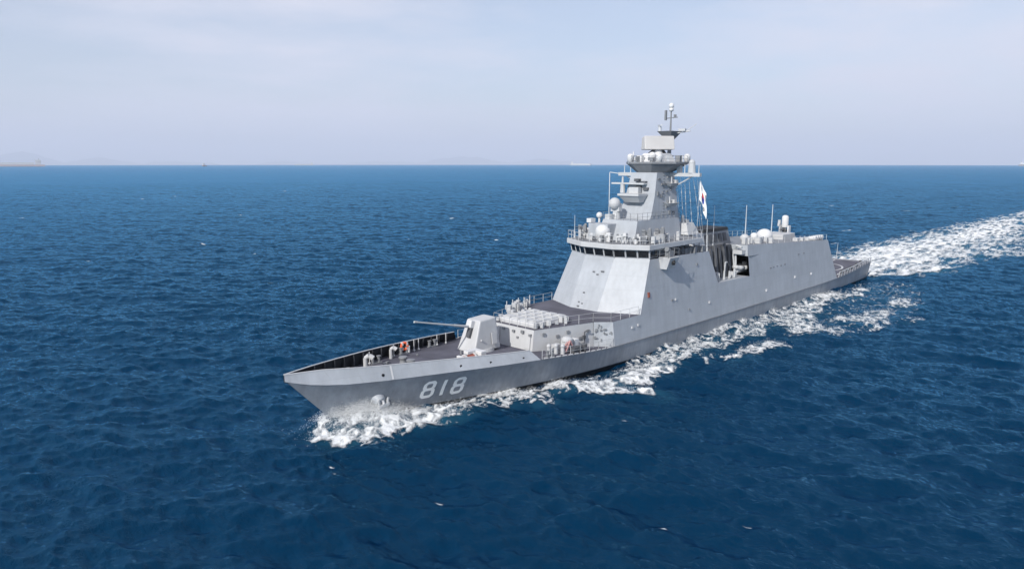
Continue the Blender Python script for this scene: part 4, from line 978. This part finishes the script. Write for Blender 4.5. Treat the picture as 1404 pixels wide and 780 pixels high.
for k in range(4):
    x_ = -34.0 - .95 * k
    mb = MB(); mb.cyl((x_, 4.5, 9.75), (x_, 5.75, 9.95), .36, .36, 14); mb.box(x_ - .1, x_ + .1, 4.6, 5.7, 9.2, 9.75); mb.build('life_raft_canister', M['white'], hang)
mb = MB()
for k in range(5): mb.obox((-28.5 - 2 * k, 4.6, 9.9 - .1 * k), (1.2, .8, .8), rz=.2 * k)
mb.split('roof_locker', M['light'], hang, bevel=.04)

# ------------------------------------------------------------------ gun turret
gx, gy, gz = 38.45, -.9, 3.12
mb = MB(); mb.cyl((gx, gy, zd(38) - .05), (gx, gy, 3.5), 1.6, 1.5, 28); tb = None
gs = MB()
zb0, zt0 = 3.3, 6.6
B = [(gx + 1.95, gy - 1.34), (gx + 1.95, gy + 1.34), (gx - 1.85, gy + 1.34), (gx - 2.05, gy + 1.0), (gx - 2.05, gy - 1.0), (gx - 1.85, gy - 1.34)]
T_ = [(gx + .75, gy - .98), (gx + .75, gy + .98), (gx - 1.45, gy + .98), (gx - 1.6, gy + .7), (gx - 1.6, gy - .7), (gx - 1.45, gy - .98)]
gs.loft(B, zb0, T_, [zt0 - .12, zt0 - .12, zt0, zt0, zt0, zt0])
gun = gs.build('gun_turret', M['light'], ship, bevel=.13)
mb.build('turret_base', M['light'], gun)
mb = MB(); mb.obox((gx + 1.15, gy, 5.5), (.5, .55, 1.7), ry=-.4); mb.build('gun_slot', M['darkgray'], gun)
mb = MB(); mb.obox((gx + 1.0, gy - .05, 6.05), (.9, .75, .8), ry=-.25); mb.build('gun_mantlet', M['white'], gun, bevel=.1)
mb = MB(); a = Vector((gx + .9, gy, 5.75)); b2 = Vector((46.9, gy, 7.5)); d = (b2 - a).normalized()
mb.cyl(a, a + d * 2.6, .15, .125, 12); mb.cyl(a + d * 2.6, b2, .10, .075, 12); mb.cyl(b2 - d * .35, b2 + d * .05, .105, .105, 12); mb.build('gun_barrel', M['light'], gun)
mb = MB(); mb.obox((gx - .9, gy + 1.36, 4.5), (.7, .08, 1.2), rx=.13); mb.cyl((gx + .9, gy + 1.25, 4.5), (gx + .9, gy + 1.42, 4.5), .09, .09, 8); mb.build('turret_hatch', M['light'], gun)
# ------------------------------------------------------------------ foredeck gear
def deck_part(name, mat, fn):
    mb = MB(); fn(mb); return mb.build(name, M[mat], ship)
def vent_j(mb, x, y, s=1.0):
    z = zd(x); mb.cyl((x, y, z), (x, y, z + 1.15 * s), .2 * s, .2 * s, 12); mb.cyl((x, y, z + 1.15 * s), (x - .25 * s, y + .25 * s, z + 1.4 * s), .2 * s, .22 * s, 12); mb.cyl((x - .25 * s, y + .25 * s, z + 1.4 * s), (x - .5 * s, y + .5 * s, z + 1.15 * s), .22 * s, .26 * s, 12)
deck_part('vent_pipe', 'light', lambda mb: vent_j(mb, 52.4, -1.2))
deck_part('vent_pipe', 'light', lambda mb: vent_j(mb, 48.1, -3.2, .8))
def bitts(mb, x, y):
    z = zd(x); mb.box(x - .6, x + .6, y - .25, y + .25, z, z + .12)
    for q in (-.35, .35): mb.cyl((x + q, y, z), (x + q, y, z + .65), .17, .15, 10); mb.cyl((x + q, y, z + .65), (x + q, y, z + .72), .22, .22, 10)
for x_, y_ in ((55.0, -.6), (50.3, -2.6), (46.0, -3.9), (41.6, -4.8), (48.0, 2.6), (43.6, 4.3), (35.0, 5.9), (35.0, -5.9)):
    deck_part('mooring_bollard', 'midgray', lambda mb: bitts(mb, x_, y_))
def capst(mb, x, y):
    z = zd(x); mb.lathe((x, y, z), [(.55, 0), (.55, .2), (.35, .35), (.3, .7), (.42, .95), (.4, 1.05), (.05, 1.1)], 16)
deck_part('capstan', 'midgray', lambda mb: capst(mb, 49.2, .2)); deck_part('capstan', 'midgray', lambda mb: capst(mb, 49.4, 1.6))
ch = MB()
for k in range(26):
    x_ = 49.6 + .17 * k
    for y_ in (.2, 1.4): ch.torus((x_, y_ * (1 - k / 40), zd(x_) + .07), .09, .035, (0, 1, 0) if k % 2 else (0, 0, 1), 8, 5)
ch.build('anchor_chain', M['darkgray'], ship)
# mooring winch by the port bulwark
mb = MB(); z0 = zd(43.8)
mb.box(42.3, 43.0, 2.6, 4.2, z0, z0 + 1.25); mb.box(44.6, 44.9, 2.8, 3.9, z0, z0 + 1.0); mb.box(42.3, 45.0, 2.7, 4.1, z0 + .0, z0 + .18); mb.box(43.0, 44.0, 2.8, 3.4, z0 + 1.0, z0 + 1.3)
win = mb.build('mooring_winch', M['white'], ship, bevel=.04)
mb = MB(); mb.cyl((43.05, 3.4, z0 + .62), (44.55, 3.4, z0 + .62), .36, .36, 16); mb.build('winch_drum', M['rust'], win)
mb = MB(); mb.cyl((43.2, 3.4, z0 + .62), (43.3, 3.4, z0 + .62), .52, .52, 16); mb.cyl((44.35, 3.4, z0 + .62), (44.45, 3.4, z0 + .62), .52, .52, 16); mb.build('drum_flange', M['light'], win)
fp = MB(); random.seed(14)
for k in range(22):
    x_ = random.uniform(40, 56); y_ = random.uniform(-.85, .75) * (float(Yt(x_)) - .9); z_ = zd(x_); s_ = random.uniform(.12, .35)
    if k % 3: fp.obox((x_, y_, z_ + s_ / 2), (s_ * 1.5, s_, s_), rz=random.random())
    else: fp.cyl((x_, y_, z_), (x_, y_, z_ + s_ * 1.4), s_ * .5, s_ * .4, 8)
fp.split('deck_fitting', M['midgray'], ship)
# stanchions and lamp posts against the starboard bulwark
sp = MB()
for x_ in (39.6, 41.0, 43.9, 44.6, 47.6, 51.0):
    y_ = -(float(Yt(x_)) - .55); z_ = zd(x_); sp.cyl((x_, y_, z_), (x_, y_, z_ + 1.25), .05, .05, 6); sp.ball((x_, y_, z_ + .15), .13, 8)
sp.build('deck_stanchion', M['light'], ship)
# gear on the port side deck beside the missile house
mb = MB(); z_ = zd(31); mb.box(30.9, 31.8, 4.7, 5.6, z_, z_ + 1.2); mb.lathe((31.35, 5.15, z_ + 1.2), [(.62, 0), (.6, .25), (.35, .45), (.05, .5)], 14); mb.build('deck_vent_house', M['light'], ship)
mb = MB(); mb.box(29.9, 30.6, 4.8, 5.6, zd(30), zd(30) + 1.35); mb.build('electrical_cabinet', M['white'], ship, bevel=.04)
mb = MB(); z_ = zd(31.9); mb.tube([(32.3, 5.75, z_ + .2), (31.9, 5.8, z_ + .85), (31.5, 5.7, z_ + 1.25), (31.2, 5.75, z_ + .7)], .11, 8); mb.tube([(32.5, 5.6, z_ + .15), (32.1, 5.65, z_ + .95), (31.6, 5.6, z_ + 1.2)], .1, 8); mb.build('fire_hose', M['pink'], ship)
mb = MB(); 
for x_, y_ in ((33.2, 5.2), (32.7, 5.7), (34.0, 4.9)): mb.cyl((x_, y_, zd(x_)), (x_, y_, zd(x_) + .8), .22, .18, 10); mb.ball((x_, y_, zd(x_) + .85), .24, 10)
mb.box(32.2, 33.0, 4.4, 5.0, zd(32.5), zd(32.5) + .9); mb.build('deck_locker', M['light'], ship)
mb = MB(); mb.box(30.2, 31.6, 5.75, 6.35, zd(31), zd(31) + .62); mb.cyl((29.6, 6.1, zd(30)), (29.6, 6.1, zd(30) + .8), .3, .3, 12); mb.build('rope_bin', M['darkgray'], ship)
mb = MB(); mb.tube([(28.2, 5.0, 2.5), (28.2, 5.05, 4.3), (27.8, 5.4, 4.5)], .07); mb.obox((28.3, 5.05, 3.7), (.3, .25, .4)); mb.build('deck_telephone', M['darkgray'], ship)
# starboard clutter seen over the missile house
mb = MB(); random.seed(17)
for k in range(14):
    x_ = random.uniform(25.5, 30); y_ = -4.5 - random.random() * 1.6; mb.obox((x_, y_, Z1 + .45), (random.uniform(.2, .6), random.uniform(.2, .5), random.uniform(.5, 1.2)), rz=random.random())
for k in range(5): mb.cyl((25.5 + k, -5.6, Z1), (25.5 + k, -5.6, Z1 + random.uniform(1.2, 1.9)), .06, .06, 6)
mb.build('deck_locker', M['light'], ship)

# ------------------------------------------------------------------ life ring, boat, flag (things the ship carries)
lx = 45.9; ly = -(float(Yt(lx)) - .42); lz = zd(lx) + .78
lr = empty('life_ring', (lx, ly, lz)); tag(lr, 'orange life ring hanging inside the starboard bulwark on the foredeck', 'life ring')
mb = MB(); mb.torus((0, 0, 0), .34, .13, (.25, 1, .05), 22, 10); mb.build('ring', M['orange'], lr, smooth=True)
for a in range(4):
    t_ = a * math.pi / 2 + .8; mb = MB(); mb.obox((.34 * math.cos(t_), -.085 * math.cos(t_), .34 * math.sin(t_)), (.14, .29, .29)); mb.build('reflective_band', M['white'], lr)
mb = MB(); mb.cyl((-.45, .12, -.75), (-.45, .12, -.2), .12, .12, 10); mb.ball((-.45, .12, -.12), .13, 10); mb.build('buoy_light', M['white'], lr)

bt = empty('inflatable_boat', (-9.4, 4.6, 6.5)); tag(bt, 'pale inflatable boat stowed in the side bay beside the dark funnel casing', 'boat')
mb = MB()
for sgn in (1, -1):
    mb.tube([(-3.4, sgn * .85, .95), (-.5, sgn * .9, .95), (1.0, sgn * .75, 1.02), (1.9, sgn * .4, 1.12), (2.2, 0, 1.18)], .3, 10)
    for p in ((-.5, sgn * .9, .95), (1.0, sgn * .75, 1.02), (1.9, sgn * .4, 1.12)): mb.ball(p, .3, 10)
mb.ball((2.2, 0, 1.18), .3, 10); mb.build('tube', M['light'], bt, smooth=True)
mb = MB(); mb.loft([(-3.3, -.2), (1.2, -.2), (2.0, 0), (1.2, .2), (-3.3, .2)], .25, [(-3.3, -.8), (1.0, -.7), (2.1, 0), (1.0, .7), (-3.3, .8)], .9); mb.build('boat_hull', M['white'], bt)
mb = MB(); mb.box(-1.2, -.5, -.3, .3, .9, 1.7); mb.build('console', M['midgray'], bt)

# flag: cloth hanging slack from the port yard
fo = empty('flag', (5.9, 5.75, 20.6)); tag(fo, 'white flag with red and blue roundel hanging slack below the port yardarm', 'flag')
m, t, b = nodes('flag_cloth'); n, l = t.nodes, t.links
at = n.new('ShaderNodeAttribute'); at.attribute_name = 'flaguv'
sp_ = n.new('ShaderNodeSeparateXYZ'); l.new(at.outputs['Vector'], sp_.inputs[0])
def mth(op, a, b2=None, c=None):
    q = n.new('ShaderNodeMath'); q.operation = op
    for i, v in enumerate((a, b2, c)):
        if v is None: continue
        if isinstance(v, (int, float)): q.inputs[i].default_value = v
        else: l.new(v, q.inputs[i])
    return q.outputs[0]
fx = mth('SUBTRACT', sp_.outputs[0], .5); fy = mth('MULTIPLY', mth('SUBTRACT', sp_.outputs[1], .5), .667)
def circ(cx_, cy_, r): return mth('LESS_THAN', mth('ADD', mth('POWER', mth('SUBTRACT', fx, cx_), 2), mth('POWER', mth('SUBTRACT', fy, cy_), 2)), r * r)
disc = circ(0, 0, .167); up = mth('GREATER_THAN', fy, 0); cL = circ(-.083, 0, .083); cR = circ(.083, 0, .083)
redm = mth('MAXIMUM', mth('MULTIPLY', up, mth('SUBTRACT', 1, cR)), cL)
c1 = n.new('ShaderNodeMixRGB'); c1.inputs[1].default_value = (.02, .06, .30, 1); c1.inputs[2].default_value = (.62, .03, .04, 1); l.new(redm, c1.inputs[0])
c2 = n.new('ShaderNodeMixRGB'); c2.inputs[1].default_value = (.80, .80, .80, 1); l.new(disc, c2.inputs[0]); l.new(c1.outputs[0], c2.inputs[2])
bars = None
for sx_ in (-1, 1):
    for sy_ in (-1, 1):
        ux, uy = sx_ * .83, sy_ * .555      # from the centre outwards
        al = mth('ADD', mth('MULTIPLY', fx, ux), mth('MULTIPLY', fy, uy)); ac = mth('ADD', mth('MULTIPLY', fx, -uy), mth('MULTIPLY', fy, ux))
        rowm = None
        for k in range(3):
            q = mth('LESS_THAN', mth('ABSOLUTE', mth('SUBTRACT', al, .27 + .042 * k)), .014); rowm = q if rowm is None else mth('MAXIMUM', rowm, q)
        q = mth('MULTIPLY', rowm, mth('LESS_THAN', mth('ABSOLUTE', ac), .083)); bars = q if bars is None else mth('MAXIMUM', bars, q)
c3 = n.new('ShaderNodeMixRGB'); c3.inputs[2].default_value = (.02, .02, .02, 1); l.new(bars, c3.inputs[0]); l.new(c2.outputs[0], c3.inputs[1])
l.new(c3.outputs[0], b.inputs['Base Color']); b.inputs['Roughness'].default_value = .85
nu, nv = 40, 26; V = []; U = []
FW, FH = 3.9, 2.6
for i in range(nu + 1):
    u = i / nu
    for j in range(nv + 1):
        v = j / nv                                   # v: 0 low corner of hoist, 1 top of hoist
        # the fly sags: each point swings down from the hoist line
        droop = 1.18 * (1 - math.exp(-2.2 * u))
        out_ = FW * .25 * (u ** .8); dn = FW * .62 * u * (.75 + .25 * u)
        wob = .20 * math.sin(7 * u + 2.5 * v) * (u ** .6) + .1 * math.sin(15 * u - 4 * v) * u
        V.append((-out_ * .72 + wob * .7 + .0, out_ * .58 + wob, -.3 - FH * (1 - v) * .95 - dn + .12 * math.sin(5 * v + 4 * u) * u)); U.append((u, v, 0))
Fq = np.array([(i * (nv + 1) + j, (i + 1) * (nv + 1) + j, (i + 1) * (nv + 1) + j + 1, i * (nv + 1) + j + 1) for i in range(nu) for j in range(nv)])
o = np_mesh('cloth', np.array(V), Fq, m); o.parent = fo
a_ = o.data.attributes.new('flaguv', 'FLOAT_VECTOR', 'POINT'); a_.data.foreach_set('vector', np.array(U, np.float32).ravel())
mb = MB(); mb.cyl((.02, 0, .4), (-.4, -.4, -7.4), .025, .025, 5); mb.build('halyard', M['antenna'], fo)

# ------------------------------------------------------------------ far ships and hills
def at(px, dist, z=0.):
    """world point at a bearing (photo column) and distance, on the curved sea"""
    az = va - math.atan((px - 702) / 971.7); return (CAM[0] + dist * math.cos(az), CAM[1] + dist * math.sin(az), z - dist * dist / (2 * RE)), az
def cargo(px, dist, length, label, turn, hullm, dm, tower=1, free=9, blocks=0, group='far ships on the horizon'):
    p, az = at(px, dist); o = empty('cargo_ship', p); o.rotation_euler = (0, 0, az - math.pi / 2 + turn); tag(o, label, 'ship', group)
    L_, B_ = length, length * .15
    mb = MB(); mb.loft([(-L_ / 2, -B_ / 2), (L_ * .44, -B_ / 2), (L_ * .49, 0), (L_ * .44, B_ / 2), (-L_ / 2, B_ / 2)], -4, [(-L_ / 2, -B_ / 2), (L_ * .44, -B_ / 2), (L_ / 2, 0), (L_ * .44, B_ / 2), (-L_ / 2, B_ / 2)], free)
    mb.build('hull', hullm, o)
    mb = MB(); s_ = tower; x0 = -L_ * .44 * s_
    mb.box(min(x0, x0 + s_ * L_ * .09), max(x0, x0 + s_ * L_ * .09), -B_ * .42, B_ * .42, free, free + L_ * .075 + 6); mb.box(x0 + 1, x0 + L_ * .05, -B_ * .5, B_ * .5, free + L_ * .06, free + L_ * .075)
    mb.build('superstructure', M['white'], o)
    if blocks:
        mb = MB(); mb.box(-L_ * .33, L_ * .40, -B_ * .45, B_ * .45, free + .3, free + blocks); mb.build('cargo', dm, o)
    mb = MB(); mb.cyl((x0 + L_ * .03, 0, free + L_ * .075 + 6), (x0 + L_ * .03, 0, free + L_ * .075 + 16), 1.6, 1.2, 8); mb.build('funnel', M['midgray'], o)
cargo(27, 6500, 400, 'long reddish hulled cargo ship with white deck load at the left edge', math.pi, M['palered'], M['white'], 1, 13, 16)
cargo(795, 8300, 250, 'pale cargo ship on the horizon left of the warship mast', 0, M['light'], M['white'], 1, 14, 7)
cargo(1404, 7800, 180, 'pale ship cut by the right edge of the photo on the horizon', 0, M['midgray'], M['white'], 1, 14, 10)
cargo(421, 10500, 260, 'faint low ship on the horizon between the small boat and warship', math.pi, M['light'], M['light'], 1, 11, 4)
p, az = at(286, 6000); o = empty('fishing_boat', p); o.rotation_euler = (0, 0, az - math.pi / 2 + .5); tag(o, 'tiny white boat with a red hull on the horizon at left', 'boat')
mb = MB(); mb.loft([(-16, -4), (12, -4), (18, 0), (12, 4), (-16, 4)], -1, [(-17, -5), (12, -5), (22, 0), (12, 5), (-17, 5)], 6); mb.build('hull', M['rust'], o)
mb = MB(); mb.box(-12, 4, -4, 4, 6, 17); mb.box(-8, 1, -3, 3, 17, 24); mb.build('wheelhouse', M['white'], o)
# hills beyond the horizon
hm = paint('far_hill_forest', (.05, .08, .09), .9, .3, scale=.002)
def hills(name, px0, px1, dist, peaks, seed):
    N_ = 160; V = []; K = 7
    g = np.random.default_rng(seed); xs_ = np.linspace(px0, px1, N_)
    hgt = np.zeros(N_)
    for (c_, wd_, hp) in peaks: hgt = np.maximum(hgt, hp * np.exp(-np.abs((xs_ - c_) / wd_) ** 1.5))
    hgt = hgt * (1 + .10 * (fbm(xs_ / 14, xs_ * 0 + seed, seed, 4) - .5)) + 5 * (fbm(xs_ / 20, xs_ * 0, seed + 9, 4) - .3)
    hgt *= np.clip(np.minimum(xs_ - px0, px1 - xs_) / (.08 * (px1 - px0)), 0, 1)
    for i, x_ in enumerate(xs_):
        for k in range(K):
            s_ = k / (K - 1); d_ = dist + 9000 * (s_ - .5); prof = math.sin(math.pi * s_) ** .8
            (X_, Y_, Z_), _ = at(x_, d_); V.append((X_, Y_, Z_ - 15 + max(0, hgt[i]) * dist / 971.7 * prof * (1 + .08 * (fbm(np.array([x_ / 6.]), np.array([k * 1.7]), seed, 3)[0] - .5))))
    Fq = np.array([(i * K + k, i * K + k + 1, (i + 1) * K + k + 1, (i + 1) * K + k) for i in range(N_ - 1) for k in range(K - 1)])
    o = np_mesh(name, np.array(V), Fq, hm); return o
tag(hills('hill', -60, 330, 58000, [(40, 55, 17), (140, 60, 11), (250, 80, 6)], 31), 'faint blue hills on the left horizon', 'hill', kind='structure')
tag(hills('hill', 330, 850, 60000, [(390, 70, 7), (520, 80, 7), (640, 60, 14), (740, 70, 9)], 37), 'faint blue hills on the middle horizon', 'hill', kind='structure')
